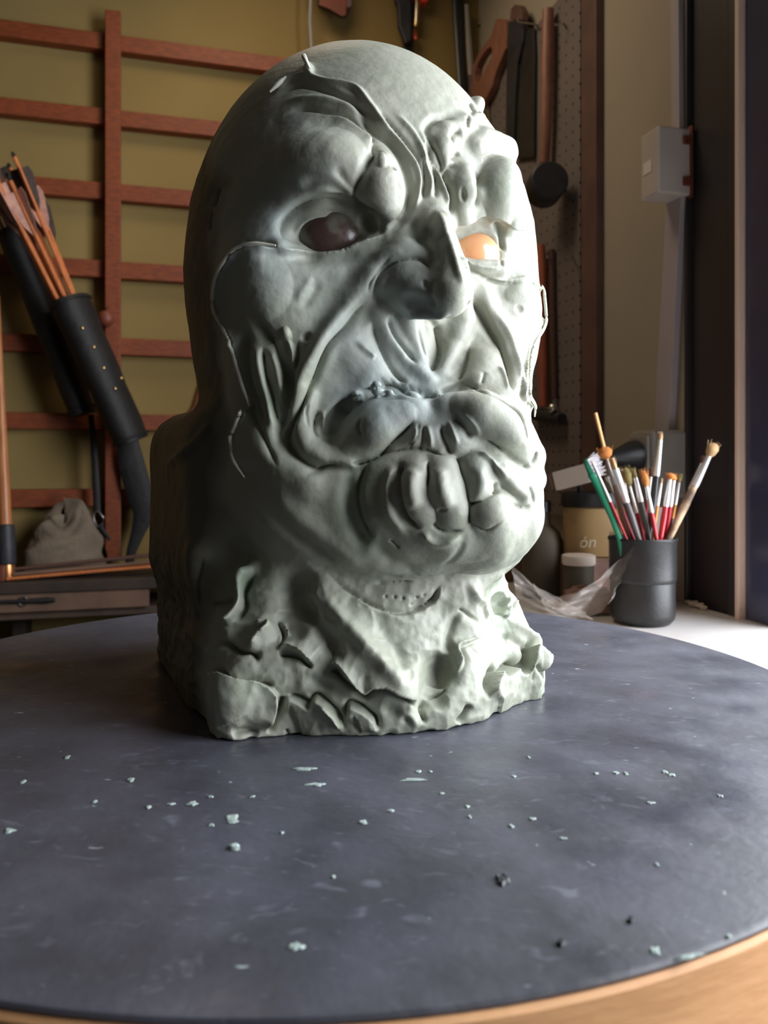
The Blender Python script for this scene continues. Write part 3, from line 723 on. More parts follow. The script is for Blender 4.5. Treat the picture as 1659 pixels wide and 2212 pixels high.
# ---- left cheek
brush('crease', [(799,643),(758,698),(709,752),(682,820),(650,874),(628,915),(622,955),(644,987),(690,1008),(748,1001)], 10, 6.5, 0.12)
brush('ridge', [(795,618),(745,668),(704,718),(663,790),(628,870),(612,925)], 16, 3.6, 0.2)
brush('dip', [(690,600),(672,640),(648,672)], 12, 1.3, 0.3)
brush('ridge', [(680,590),(655,625),(640,655)], 10, 0.9, 0.3)
blob(662, 728, 14, 12, 0.4, -2.0, 1.2); blob(618, 722, 12, 16, 0.3, 3.0, 0.8)
brush('ridge', [(620,730),(632,760),(634,800)], 5, 2.6, 0.25)
brush('crease', [(645,735),(642,770),(634,805)], 8, 3.4, 0.25)
brush('dip', [(505,650),(548,690),(590,750),(618,800),(628,840),(616,890),(602,940),(628,1000)], 15, 6.0, 0.25)
brush('ridge', [(555,745),(566,810),(580,870),(590,930)], 9, 3.0, 0.2)
brush('crease', [(566,745),(574,806),(588,860),(600,920)], 8, 5.0, 0.15)
brush('ridge', [(582,750),(600,800),(606,850)], 8, 2.0, 0.2)
brush('dip', [(530,700),(540,770),(552,850),(570,930)], 12, 4.5, 0.2)
# ---- rim of the mask on the left
RIML = [(600,534),(556,537),(525,546),(510,562),(493,592),(484,624),(486,676),(503,703),(517,733),(522,755),(533,790),(541,833),(549,879)]
brush('step', RIML, 26, 7.0, 0.06, 1)
brush('fin', RIML, 5, 3.0, 0.06)
RIML2 = [(531,885),(539,901),(525,928),(520,955),(521,985),(540,1030)]
brush('step', RIML2, 26, 6.0, 0.15, 1)
brush('fin', RIML2, 5, 3.0, 0.15)
brush('crease', [(545,840),(552,900),(575,960),(600,1010)], 8, 3.0, 0.2)
# ---- right cheek
RIMR = [(1141,604),(1162,618),(1180,642),(1183,665),(1172,695),(1150,729),(1139,764),(1135,795),(1135,838),(1133,856),(1146,875),(1152,900)]
brush('crease', [(a-7,b) for a,b in RIMR], 5, 2.6, 0.08)
brush('fin', [(a-1,b) for a,b in RIMR], 5, 2.4, 0.08)
brush('crease', [(1019,631),(1045,692),(1077,740),(1098,793),(1108,850)], 9, 5.0, 0.15)
brush('dip', [(1025,640),(1050,700),(1080,755)], 12, 2.5, 0.25)
blob(1122, 668, 12, 10, 0, -1.8, 1); blob(1125, 632, 40, 24, 0.3, 2.0, 1)
brush('ridge', [(1060,660),(1100,720),(1122,790),(1135,850)], 9, 1.8, 0.25)
# ---- upper lip
brush('crease', [(800,690),(822,745),(854,803),(880,830)], 8, 4.5, 0.2)
brush('crease', [(841,679),(852,715),(873,747),(905,790)], 9, 5.0, 0.2)
brush('dip', [(905,700),(912,740),(925,780)], 6, 1.6, 0.3)
brush('crease', [(944,700),(950,735),(946,765),(934,803)], 11, 6.0, 0.12)
brush('crease', [(1015,750),(1000,795),(988,822)], 9, 4.0, 0.2)
brush('dip', [(905,690),(930,694),(944,712)], 9, 2.0, 0.3)
brush('ridge', [(768,735),(800,762),(812,772)], 7, 2.0, 0.3)
brush('crease', [(1048,800),(1040,830)], 6, 1.5, 0.2)
brush('ridge', [(1078,790),(1092,815),(1098,845)], 6, 1.5, 0.2)
brush('crease', [(740,870),(776,848),(822,836),(850,835),(880,848),(920,856),(941,854),(960,845),(992,828)], 6, 4.0, 0.1)
brush('crease', [(992,828),(1042,843),(1095,872),(1128,905),(1143,965)], 7, 3.5, 0.15)
for a, b in ((800,822),(820,814),(840,815),(860,820),(880,828),(900,838)): brush('crease', [(a,b),(a+12,b+18)], 3, 0.8, 0.3)
# ---- mouth corner, left
brush('dip', [(712,950),(715,915),(735,885),(760,870)], 16, 6.0, 0.2)
brush('crease', [(690,885),(682,905),(684,930),(692,945)], 6, 4.0, 0.2)
brush('ridge', [(700,885),(698,915),(704,940)], 6, 2.5, 0.3)
brush('crease', [(668,870),(662,890),(668,930)], 4, 1.6, 0.3)
# ---- lower lip
brush('crease', [(899,905),(850,956),(804,990),(755,1003)], 9, 6.75, 0.15)
brush('crease', [(905,910),(900,945),(880,972)], 5, 2.03, 0.25)
brush('ridge', [(903,918),(897,950),(885,968)], 6, 1.62, 0.25)
brush('crease', [(915,915),(912,950),(905,975)], 5, 1.94, 0.25)
brush('ridge', [(922,915),(930,945),(932,972)], 6, 1.46, 0.25)
brush('crease', [(952,915),(958,950),(975,985)], 11, 4.46, 0.2)
brush('ridge', [(968,905),(980,935),(990,965)], 6, 1.62, 0.25)
brush('crease', [(975,898),(1000,918),(1022,950)], 12, 4.05, 0.2)
brush('ridge', [(990,893),(1020,912),(1036,948)], 6, 1.46, 0.3)
brush('crease', [(1040,945),(1080,970),(1125,1000),(1150,1012)], 6, 4.05, 0.2)
brush('crease', [(795,985),(840,975),(885,968),(930,975),(960,990)], 6, 3.38, 0.2)
brush('crease', [(787,905),(782,925),(790,945)], 5, 3.38, 0.3)
brush('crease', [(1162,975),(1158,990),(1148,1003)], 6, 2.70, 0.2)
# ---- chin
brush('crease', [(875,1000),(864,1030),(866,1070),(882,1112),(908,1138)], 10, 7.43, 0.15)
brush('crease', [(923,1000),(925,1030),(920,1060)], 7, 4.73, 0.25)
brush('crease', [(985,985),(989,1030),(1002,1085),(1004,1130)], 9, 2.70, 0.12)
brush('crease', [(800,990),(778,1030),(772,1080),(785,1130),(810,1165)], 12, 4.73, 0.2)
brush('crease', [(926,1122),(955,1145),(998,1144)], 6, 4.05, 0.25)
brush('ridge', [(908,1140),(930,1165),(960,1172),(997,1155)], 9, 2.97, 0.25)
blob(958, 1093, 9, 7, 0, -1.6, 1)
brush('crease', [(1062,1040),(1064,1060),(1058,1072)], 8, 4.73, 0.25)
brush('crease', [(1018,1095),(1025,1085),(1040,1075)], 7, 4.05, 0.25)
brush('ridge', [(1030,975),(1060,998),(1092,1030)], 7, 2.97, 0.25)
brush('crease', [(1095,1085),(1115,1095),(1150,1095)], 6, 2.70, 0.25)
brush('crease', [(1140,1045),(1152,1070),(1155,1090)], 5, 2.43, 0.25)
brush('crease', [(1028,1125),(1050,1142),(1080,1120)], 5, 1.89, 0.25)
brush('crease', [(843,1162),(852,1172),(865,1182)], 4, 2.16, 0.2)
brush('dip', [(1000,1150),(985,1195),(950,1230)], 10, 1.2, 0.3)
brush('dip', [(640,1030),(700,1010),(760,1015),(790,1000)], 12, 2.2, 0.3)
brush('ridge', [(560,1020),(640,1110),(740,1190),(800,1220)], 26, 2.03, 0.3)
brush('dip', [(560,1070),(640,1160),(740,1225)], 18, 3.0, 0.3)
brush('ridge', [(897,1012),(888,1055),(898,1098)], 13, 3.0, 0.2)
brush('ridge', [(948,1008),(956,1060),(970,1098)], 13, 2.8, 0.2)
brush('ridge', [(1030,1003),(1038,1050),(1022,1082)], 13, 3.0, 0.2)
blob(1057, 1104, 40, 38, 0, 3.5, 1.0)
brush('ridge', [(1075,1005),(1112,1050),(1148,1082)], 16, 3.0, 0.2)
brush('ridge', [(856,1000),(838,1050),(846,1110),(885,1155)], 14, 3.0, 0.2)
brush('dip', [(800,1160),(850,1215),(920,1240)], 22, 3.0, 0.3)
brush('dip', [(770,1010),(750,1070),(765,1140),(800,1190)], 22, 4.5, 0.25)
# ---- neck opening
brush('step', [(760,1282),(805,1310),(865,1326),(929,1301),(952,1262)], 20, 4.20, 0.15, -1)
brush('crease', [(700,1235),(760,1280),(805,1310),(865,1328),(929,1301),(952,1262)], 6, 3.50, 0.15)
brush('crease', [(808,1260),(850,1258),(895,1256)], 4, 2.52, 0.2)
for x, y in ((833,1288),(852,1290),(870,1292),(888,1305),(900,1290),(915,1285)): blob(x, y, 5, 4, 0, -1.3, 1)
# ---- collar and drape
brush('ridge', [(544,1218),(518,1255),(516,1300),(500,1330),(486,1352)], 10, 8.40, 0.15)
brush('crease', [(556,1235),(530,1275),(527,1310),(505,1345)], 9, 7.00, 0.2)
brush('crease', [(455,1305),(480,1300),(505,1295)], 7, 4.20, 0.2)
brush('fin', [(540,1348),(575,1352),(560,1372),(536,1408)], 8, 7.70, 0.2)
brush('crease', [(470,1380),(505,1400),(540,1412),(565,1420)], 10, 8.40, 0.15)
brush('crease', [(600,1340),(613,1372),(603,1402)], 5, 5.60, 0.15)
brush('fin', [(608,1346),(625,1382)], 5, 4.90, 0.2)
EDGE = [(600,1406),(620,1404),(645,1412),(660,1425),(676,1436)]
brush('step', EDGE, 30, 7.00, 0.15, 1); brush('crease', [(a, b + 8) for a, b in EDGE], 7, 6.30, 0.15)
EDGE = [(712,1434),(728,1440),(745,1462),(765,1482),(790,1498),(812,1484),(835,1486),(865,1502),(905,1520)]
brush('step', EDGE, 30, 8.40, 0.1, 1); brush('crease', [(a - 2, b + 9) for a, b in EDGE], 7, 7.70, 0.1)
brush('dip', [(650,1290),(700,1370),(745,1430)], 18, 4.5, 0.2)
brush('ridge', [(690,1280),(760,1360),(830,1440),(890,1500)], 16, 4.20, 0.2)
brush('dip', [(800,1330),(850,1400),(880,1450)], 22, 2.0, 0.3)
brush('dip', [(1000,1300),(965,1380),(985,1420)], 12, 3.0, 0.3)
brush('step', [(1045,1372),(1015,1388),(992,1400),(1002,1430),(985,1460)], 22, 4.90, 0.15, -1)
brush('dip', [(960,1410),(948,1455),(940,1490)], 20, 5.0, 0.2)
brush('crease', [(988,1315),(1020,1332),(1046,1350)], 5, 3.50, 0.2)
brush('ridge', [(1010,1250),(1040,1310),(1052,1345)], 12, 4.20, 0.3)
blob(1078, 1304, 22, 24, 0.4, -9.0, 0.8)
for x, y, r, a in ((1096,1298,9,3),(1100,1316,8,3),(1092,1330,7,3),(1112,1306,8,3),(1086,1326,6,3)): blob(x, y, r, r*0.7, 0.5, a, 0.8)
blob(1112, 1268, 12, 15, 0.2, -5.0, 0.8); brush('fin', [(1132,1250),(1146,1266),(1150,1284),(1136,1288)], 6, 6.0, 0.2)
brush('ridge', [(1090,1340),(1130,1360),(1170,1390),(1190,1410)], 14, 4.90, 0.2)
brush('dip', [(1080,1370),(1120,1390),(1150,1410)], 14, 3.0, 0.25)
# right lower slab, standing proud with a torn upper edge
EDGE = [(1052,1508),(1058,1478),(1070,1450),(1080,1462),(1098,1448),(1112,1440),(1122,1452),(1140,1436),(1150,1396),(1168,1412),(1185,1430)]
brush('step', EDGE, 60, 8.40, 0.08, -1); brush('crease', [(a - 3, b - 7) for a, b in EDGE], 8, 8.40, 0.1)
brush('crease', [(1146,1432),(1160,1448),(1178,1470)], 6, 4.20, 0.2)
brush('crease', [(1142,1440),(1142,1470)], 3, 2.10, 0.2)
brush('crease', [(1015,1522),(1005,1545),(990,1565)], 9, 8.40, 0.1)
brush('crease', [(915,1510),(912,1540),(920,1565)], 8, 5.60, 0.2)
brush('crease', [(918,1512),(945,1500),(965,1486)], 4, 3.50, 0.2)
# lower left slabs
EDGE = [(452,1450),(480,1462),(509,1475),(540,1474),(566,1478),(590,1490),(600,1508),(596,1540),(575,1585)]
brush('step', EDGE, 60, 8.40, 0.08, -1); brush('crease', [(a + 3, b - 8) for a, b in EDGE[:6]], 6, 5.60, 0.1)
brush('crease', [(614,1506),(603,1540),(580,1584)], 7, 8.40, 0.1)
EDGE = [(612,1540),(620,1508),(645,1514),(666,1526),(672,1512),(688,1510),(722,1540),(745,1582)]
brush('step', EDGE, 60, 5.0, 0.1, -1); brush('crease', [(a + 2, b - 7) for a, b in EDGE[1:]], 6, 5.60, 0.1)
brush('ridge', [(690,1514),(722,1542),(740,1575)], 7, 3.50, 0.2)
EDGE = [(748,1560),(751,1524),(779,1532),(800,1548),(812,1560),(816,1580)]
brush('step', EDGE, 50, 5.0, 0.1, -1); brush('crease', [(a, b - 6) for a, b in EDGE], 6, 6.30, 0.1)
brush('crease', [(618,1575),(622,1590)], 4, 4.20, 0.1)
brush('dip', [(500,1590),(530,1580),(560,1590)], 12, 5.0, 0.2)
brush('dip', [(820,1530),(860,1545),(905,1560)], 14, 2.5, 0.3)
brush('ridge', [(850,1560),(880,1545),(905,1575)], 10, 2.80, 0.3)
brush('dip', [(640,1450),(700,1480),(760,1510)], 16, 2.5, 0.3)
# back of the head: dark slits in the form
brush('crease', [(474,402),(468,425),(462,450)], 8, 4.0, 0.2); brush('crease', [(458,455),(454,480),(455,500)], 6, 3.0, 0.2)
brush('crease', [(440,1200),(425,1260),(432,1320)], 14, 4.0, 0.3)
brush('ridge', [(350,1010),(420,960),(470,900)], 16, 3.0, 0.3)

blob(815, 925, 95, 52, 0.50, 5.0, 1.0); blob(1062, 905, 100, 48, -0.50, 5.0, 1.0)
blob(965, 1095, 205, 135, 0, 5.0, 1.0)
blob(1090, 405, 58, 78, 0, 4.5, 0.9)
blob(690, 335, 105, 85, -0.3, 5.0, 1.0)
blob(560, 620, 75, 80, 0, 3.5, 1.0)
def vnoise(p, freq, seed):
    g = np.random.RandomState(seed).rand(64, 64, 64).astype(np.float32) * 2 - 1
    x = (p * freq + 100.0); i = np.floor(x).astype(int); f = x - i; f = f * f * (3 - 2 * f); i = i & 63; j = (i + 1) & 63
    r = 0
    for dx in (0, 1):
        for dy in (0, 1):
            for dz in (0, 1):
                w = (f[:, 0] if dx else 1 - f[:, 0]) * (f[:, 1] if dy else 1 - f[:, 1]) * (f[:, 2] if dz else 1 - f[:, 2])
                r = r + w * g[(j if dx else i)[:, 0], (j if dy else i)[:, 1], (j if dz else i)[:, 2]]
    return r
# hand-worked unevenness: gentle on the face, rougher on the drape and the base
low = np.clip((0.105 - R0[:, 2]) / 0.03, 0, 1)
crown = np.clip((R0[:, 2] - 0.38) / 0.04, 0, 1)
n1 = vnoise(R0, 55, 3); n2 = vnoise(R0, 120, 4); n3 = vnoise(R0, 260, 5)
DISP += ((0.0007 * n1 + 0.00035 * n2 + 0.00010 * n3) * (1 - 0.75 * crown) + low * (0.0012 * (0.35 - np.abs(n1)) * 2 + 0.0006 * (0.3 - np.abs(n2)) * 2 + 0.0003 * n3)).astype(np.float32)
DISP = np.clip(DISP, -0.014, 0.013)
RW_ = to_world(R0 + N0 * DISP[:, None]); RW_[:, 2] = np.maximum(RW_[:, 2], 0.0004)
clay.vertices.foreach_set('co', RW_.astype(np.float32).ravel())
clay.polygons.foreach_set('use_smooth', np.ones(len(clay.polygons), bool)); clay.update()
# ------------------------------------------------------------------ the bust as a thing
bust = thing('clay_bust', (HO[0], HO[1], T), 'grey-green clay bust of a scowling wrinkled bald head on the turntable', 'sculpture')
me = clay; me.materials.clear(); me.materials.append(M['clay'])
ch = bpy.data.objects.new('clay_head', me); C.objects.link(ch); ch.location = (0, 0, T); keep(ch, bust)
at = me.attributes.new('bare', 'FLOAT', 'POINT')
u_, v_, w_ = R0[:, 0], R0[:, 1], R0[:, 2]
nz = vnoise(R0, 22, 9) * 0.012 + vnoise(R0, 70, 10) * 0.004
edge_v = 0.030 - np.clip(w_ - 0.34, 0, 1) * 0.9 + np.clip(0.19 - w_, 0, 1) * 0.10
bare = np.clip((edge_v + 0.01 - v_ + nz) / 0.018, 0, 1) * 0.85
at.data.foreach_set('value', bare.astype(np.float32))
def eyeball(i, m, label):
    c, r = EYES[i]; bm = bmesh.new(); bmesh.ops.create_uvsphere(bm, u_segments=48, v_segments=28, radius=r)
    o = obj('eyeball', bm, m, bust, True); o.location = Vector(to_world(c)) + Vector((0, 0, T)) - bust.location; o['label'] = label; return o
e0 = eyeball(0, M['eye_shaded'], 'orange glass eyeball coloured as in shade, smeared with clay')
e1 = eyeball(1, M['eye_lit'], 'glossy peach-orange eyeball')

# thin edge of the face skin, standing free along both cheeks
def mask_edge(pts, r, label=None, lift=0.004):
    pos, Y = hits(curve_pts(pts, 5)); n = grad(pos, 0.004); out = []
    for p, q in zip(pos, n):
        k = int(((R0 - p) ** 2).sum(1).argmin()); out.append(Vector(to_world(R0[k] + N0[k] * (max(DISP[k], 0) + lift))) + Vector((0, 0, T)))
    for _ in range(5): out = [out[0]] + [(a + b * 2 + c) / 4 for a, b, c in zip(out, out[1:], out[2:])] + [out[-1]]
    o = otube('skin_edge', out, [r * (0.4 + 0.6 * min(1, i / 4, (len(out) - 1 - i) / 4)) for i in range(len(out))], M['rim'], bust, 8)
    if label: o['label'] = label
mask_edge(RIML, 0.0013, 'thin edge of clay skin round the left cheek, lightened as if catching light')
mask_edge(RIML2, 0.0012)
mask_edge(RIMR[1:], 0.0011, 'thin edge of clay skin down the right cheek, lightened as if catching light', 0.0025)
mask_edge([(592, 210), (610, 192), (625, 178)], 0.0016); mask_edge([(664, 140), (669, 155), (677, 172)], 0.0016)
# ------------------------------------------------------------------ things at the left: staff, quivers, arrows, rag, sticks
def LP(px, py, off): return backpx(px, py, off)
ledge_hit = lambda px, py: onplane(px, py, (0, 0, LZ), Z, 0)
b0 = S0(0, LZ, 0.165)
sb = CAMV + ray(17, 1228) * ((b0 - CAMV).dot(NL) / ray(17, 1228).dot(NL)); sb.z = LZ + 0.0003
st_top = LP(-8, 640, 0.075); st = thing('staff', sb, 'varnished wooden staff with black grip leaning at the left edge of the photo', 'staff')
L_ = st_top - sb
otube('shaft', [sb + L_ * a for a in (0.188, 0.4, 0.7, 1.0)], [0.0118, 0.0100, 0.0075, 0.0065], M['pole'], st, 16)
otube('grip', [sb + L_ * a for a in (0.052, 0.056, 0.12, 0.184, 0.187)], [0.0150, 0.0162, 0.0162, 0.0158, 0.014], M['black_rubber'], st, 16)
otube('ferrule', [sb + L_ * a for a in (0.0, 0.006, 0.05)], [0.0120, 0.0138, 0.0138], M['copper'], st, 16)

def quiver(name, top, bot, r0, r1, label, rivets, gap):
    q = thing(name, bot, label, 'quiver')
    d = (bot - top).normalized(); s, u = frame_of(d)
    bm = bmesh.new(); seg = 28; n = 9; rings = []
    for i in range(n):
        a = i / (n - 1); c = top.lerp(bot, a); r = r0 + (r1 - r0) * a + 0.0015 * math.sin(a * 17)
        rings.append([bm.verts.new(c + (s * math.cos(k * 2 * PI / seg) + u * math.sin(k * 2 * PI / seg) * 0.72) * r) for k in range(seg)])
    inner = [[bm.verts.new(top.lerp(bot, a) + (s * math.cos(k * 2 * PI / seg) + u * math.sin(k * 2 * PI / seg) * 0.72) * (r0 * 0.93)) for k in range(seg)] for a in (0.0, 0.10)]
    for a, b in zip(rings[:-1], rings[1:]):
        for k in range(seg): bm.faces.new((a[k], a[(k + 1) % seg], b[(k + 1) % seg], b[k]))
    for k in range(seg): bm.faces.new((inner[0][k], rings[0][k], rings[0][(k + 1) % seg], inner[0][(k + 1) % seg])); bm.faces.new((inner[1][k], inner[0][k], inner[0][(k + 1) % seg], inner[1][(k + 1) % seg]))
    bm.faces.new(rings[-1]); bm.faces.new(inner[1])
    keep(obj('body', bm, M['leather'], q, True), q)
    for a in (0.02, 0.97):
        c = top.lerp(bot, a); bm = bmesh.new(); rr = r0 + (r1 - r0) * a + 0.0018
        ring = [c + (s * math.cos(k * 2 * PI / seg) + u * math.sin(k * 2 * PI / seg) * 0.72) * rr for k in range(seg + 1)]
        tube_bm(bm, ring, 0.0026, 8, 1, False); keep(obj('band', bm, M['leather'], q, True), q)
    for px, py in rivets:
        yy = top.y - 0.12
        while yy < top.y + 0.12:
            c = CAMV + ray(px, py) * yy; tt_ = max(0, min(1, (c - top).dot(bot - top) / (bot - top).length_squared)); e_ = c - top.lerp(bot, tt_)
            if (e_.dot(s)) ** 2 + (e_.dot(u) / 0.72) ** 2 <= (r0 + (r1 - r0) * tt_) ** 2: break
            yy += 0.0005
        bm = bmesh.new(); bmesh.ops.create_icosphere(bm, subdivisions=2, radius=0.0034, matrix=Matrix.Translation(c)); keep(obj('rivet', bm, M['brass'], q, True), q)
    return q, s, u, d
q2t, q2b = LP(150, 648, 0.152), LP(286, 955, 0.146)
quiver('quiver', q2t, q2b, 0.050, 0.045, 'black leather quiver with a row of shiny rivets on the lattice', [(178, 709), (203, 750), (224, 795), (249, 840), (262, 817)], 0)
q1t, q1b = LP(28, 500, 0.082), LP(180, 895, 0.080)
quiver('quiver', q1t, q1b, 0.040, 0.034, 'plain black leather quiver at far left behind the riveted one', [], 0)
def arrow(name, base, d, length, mshaft, mfeather, label, group, roll=0.0, rs=0.0040, fl=0.085, nockmat=None):
    a = thing(name, base, label, 'arrow', group)
    tip = base + d * length; otube('shaft', [base, base + d * length * 0.5, tip], rs, mshaft, a, 8)
    s, u = frame_of(d)
    for k in range(3):
        ang = roll + k * 2 * PI / 3; w = s * math.cos(ang) + u * math.sin(ang); t0 = length - fl - 0.018
        nrm = d.cross(w) * 0.0006
        pts = [base + d * t0 + w * rs, base + d * (t0 + fl * 0.25) + w * (rs + 0.010), base + d * (t0 + fl * 0.85) + w * (rs + 0.019), base + d * (t0 + fl) + w * (rs + 0.015), base + d * (t0 + fl * 0.97) + w * rs]
        prism('fletching', [p - nrm / 2 for p in pts], nrm, mfeather, a)
    otube('nock', [tip + d * 0.0002, tip + d * 0.009], [rs * 1.1, rs * 0.7], nockmat or M['black_plastic'], a, 8)
def quiver_arrows(top, bot, spots, fan, length, mats, label, group):
    d0 = (top - bot).normalized(); s, u = frame_of(d0)
    for i, (a, b, ln) in enumerate(spots):
        base = top + s * a * 0.030 + u * b * 0.020 - d0 * 0.05
        d = (d0 + s * a * fan + u * b * fan * 0.5).normalized()
        ms, mf = mats[i % len(mats)]
        arrow('arrow', base, d, ln * length, ms, mf, label % ('pinkish' if mf is M['feather'] else 'black'), group + (', pinkish' if mf is M['feather'] else ', black'), i * 0.7)
quiver_arrows(q2t, q2b, [(-0.9, 0.2, .92), (-0.5, -0.6, 1.0), (-0.1, 0.5, .95), (0.25, -0.5, 1.02), (0.55, 0.3, .90), (0.95, -0.1, .98), (0.1, -0.1, 1.06), (-0.7, 0.8, 1.05), (0.75, -0.8, .88), (-0.3, -0.95, .97), (0.4, -0.9, .93), (-1.0, -0.4, .99)],
              0.10, 0.30, [(M['shaft'], M['feather']), (M['shaft'], M['dark_feather']), (M['shaft'], M['feather'])],
              'cedar-shafted arrow with %s feathers standing in the riveted black quiver', 'arrows in the riveted quiver')
quiver_arrows(q1t, q1b, [(-0.8, 0.2, .8), (-0.2, -0.6, 1.0), (0.3, 0.4, .9), (0.8, -0.3, 1.0), (0.0, 0.0, .95)],
              0.10, 0.22, [(M['dark_shaft'], M['dark_feather']), (M['dark_shaft'], M['feather'])],
              'dark-shafted arrow with %s feathers standing in the plain quiver at far left', 'arrows in the plain quiver')
# straps hanging from the quivers
sp = thing('strap', LP(206, 905, 0.06), 'narrow black leather strap with steel buckle hanging left of the lattice upright', 'strap')
otube('belt', [LP(x, y, 0.066) for x, y in ((196, 895), (200, 930), (205, 1000), (208, 1060), (210, 1108))], [0.0058, 0.0062, 0.0068, 0.0075, 0.007], M['leather'], sp, 8, 0.35, NL)
otube('buckle', [LP(x, y, 0.070) for x, y in ((203, 1108), (212, 1104), (224, 1118), (222, 1134), (210, 1138), (203, 1122), (203, 1110))], 0.0018, M['steel'], sp, 8)
otube('strap_end', [LP(x, y, 0.064) for x, y in ((214, 1134), (224, 1150), (238, 1166))], [0.006, 0.005, 0.003], M['leather'], sp, 8, 0.35, NL)
sp = tag(otube('strap', [LP(x, y, 0.070) for x, y in ((272, 935), (284, 1000), (300, 1060), (312, 1110), (298, 1150), (284, 1190), (278, 1222))], [0.020, 0.026, 0.027, 0.022, 0.014, 0.010, 0.008], M['leather'], None, 10, 0.22, NL), 'wide black leather strap drooping below the riveted quiver onto the ledge', 'strap')
sp = tag(otube('strap', [LP(x, y, 0.012) for x, y in ((462, 770), (450, 800), (438, 840), (424, 880), (405, 905))], [0.006, 0.009, 0.009, 0.007, 0.005], M['mahog'], None, 10, 0.3, NL), 'dark red strap hanging on the yellow wall beside the bust neck', 'strap')
bm = bmesh.new(); bmesh.ops.create_uvsphere(bm, u_segments=24, v_segments=14, radius=0.017, matrix=Matrix.Translation(LP(229, 688, 0.068)))
kb = thing('wooden_ball', LP(229, 688, 0.068), 'small dark brown wooden ball on the lattice upright above the riveted quiver', 'ball')
keep(obj('ball', bm, M['mahog'], kb, True), kb)
otube('peg', [LP(229, 676, 0.066), LP(236, 664, 0.0500)], [0.004, 0.003], M['mahog'], kb, 8)

# crumpled rag on the ledge
def crumple(name, quad, nu, nv, amp, m, label, cat, seed, thick=0.0):
    """quad: function (a, b) -> Vector"""
    rs = random.Random(seed); ph = [(rs.uniform(4, 15), rs.uniform(4, 15), rs.uniform(0, 6), rs.uniform(0.3, 1)) for _ in range(9)]
    bm = bmesh.new(); g = []
    for i in range(nu + 1):
        row = []
        for j in range(nv + 1):
            a, b = i / nu, j / nv; p, n = quad(a, b)
            h = sum(w * abs(math.sin(fx * a + fy * b + f)) for fx, fy, f, w in ph[:5]) / 2.5 - 0.7 + sum(w * math.sin(fx * 2.3 * a - fy * 2.1 * b + f) for fx, fy, f, w in ph[5:]) / 5
            row.append(bm.verts.new(p + n * h * amp))
        g.append(row)
    for i in range(nu):
        for j in range(nv): bm.faces.new((g[i][j], g[i + 1][j], g[i + 1][j + 1], g[i][j + 1]))
    o = obj(name, bm, m, None, True)
    if thick:
        so = o.modifiers.new('solid', 'SOLIDIFY'); so.thickness = thick
    return tag(o, label, cat)
def rag(a, b):                             # a mound with pointed ears, closed round
    ang = a * 2 * PI; c = S0(0.135, LZ, 0.088)
    top = 0.118 + 0.020 * math.sin(ang * 2 + 0.5) + 0.016 * math.sin(ang * 3 + 1.0)
    if b > 0.75: top += 0.022 * max(0, math.cos(ang - 2.9)) ** 6
    r = math.sin(min(b * 1.35, 1.0) * PI / 2) if b < 0.741 else 1
    z = LZ + 0.002 + top * (1 - (b ** 1.7)) if True else 0
    rr = (b ** 0.55)
    p = c + DL * math.cos(ang) * 0.082 * rr + NL * math.sin(ang) * 0.046 * rr; p.z = z
    n = (DL * math.cos(ang) + NL * math.sin(ang) + Z * 0.4 * (1 - b)).normalized() * (1.0 if b < 0.93 else 0.5)
    return p, n
crumple('crumpled_rag', rag, 56, 30, 0.010, M['cloth'], 'crumpled grey-beige rag heaped on the ledge under the lattice', 'rag', 4)

# sticks and boards on the ledge
mb = ledge_hit(40, 1262); mb = Vector((mb.x, mb.y, LZ + 0.0142))
bmid = S0(-0.075, LZ + 0.0152, 0.165)
tag(obox('mahogany_board', bmid, DL, NL, Z, (0.115, 0.013, 0.0150), M['mahog'], None, 0.002), 'short red-brown mahogany board lying left of the stick bundle', 'board')
for i in range(7):
    u0 = 0.045 + rnd.uniform(-0.008, 0.008); z0 = LZ + 0.0045 + (i % 3) * 0.0078
    o0 = 0.176 - (i % 4) * 0.0105
    p0 = S0(u0 + rnd.uniform(0, .02), z0, o0); p1 = S0(u0 + 0.33 + rnd.uniform(-.03, .03), z0 + 0.016 + 0.004 * (i % 3), o0 - 0.01)
    arr = otube('wooden_stick', [p0, p0.lerp(p1, 0.5) + Z * rnd.uniform(-.001, .001), p1], [0.0032, 0.0034, 0.0028], (M['shaft'], M['pinkwood'], M['dark_shaft'])[i % 3], None, 8)
    tag(arr, ('thin orange wooden stick', 'thin pale wooden stick', 'thin dark brown stick')[i % 3] + ' in the bundle lying along the ledge', 'stick', ('orange', 'pale', 'dark')[i % 3] + ' sticks bundled on the ledge')
rg = thing('cord_ring', S0(-0.02, LZ - 0.04, 0.193), 'dark cord with a small metal ring hanging on the ledge rail', 'ring')
ctr = S0(0.075, LZ - 0.036, 0.1935)
otube('ring', [ctr + DL * math.cos(a) * 0.008 + Z * math.sin(a) * 0.008 for a in [k * 2 * PI / 16 for k in range(17)]], 0.0016, M['steel'], rg, 8)
otube('cord', [S0(-0.40, LZ - 0.030, 0.193), S0(-0.15, LZ - 0.033, 0.193), ctr - DL * 0.012, ctr + DL * 0.04, ctr + DL * 0.055], [0.003, 0.003, 0.004, 0.006, 0.004], M['leather'], rg, 8)

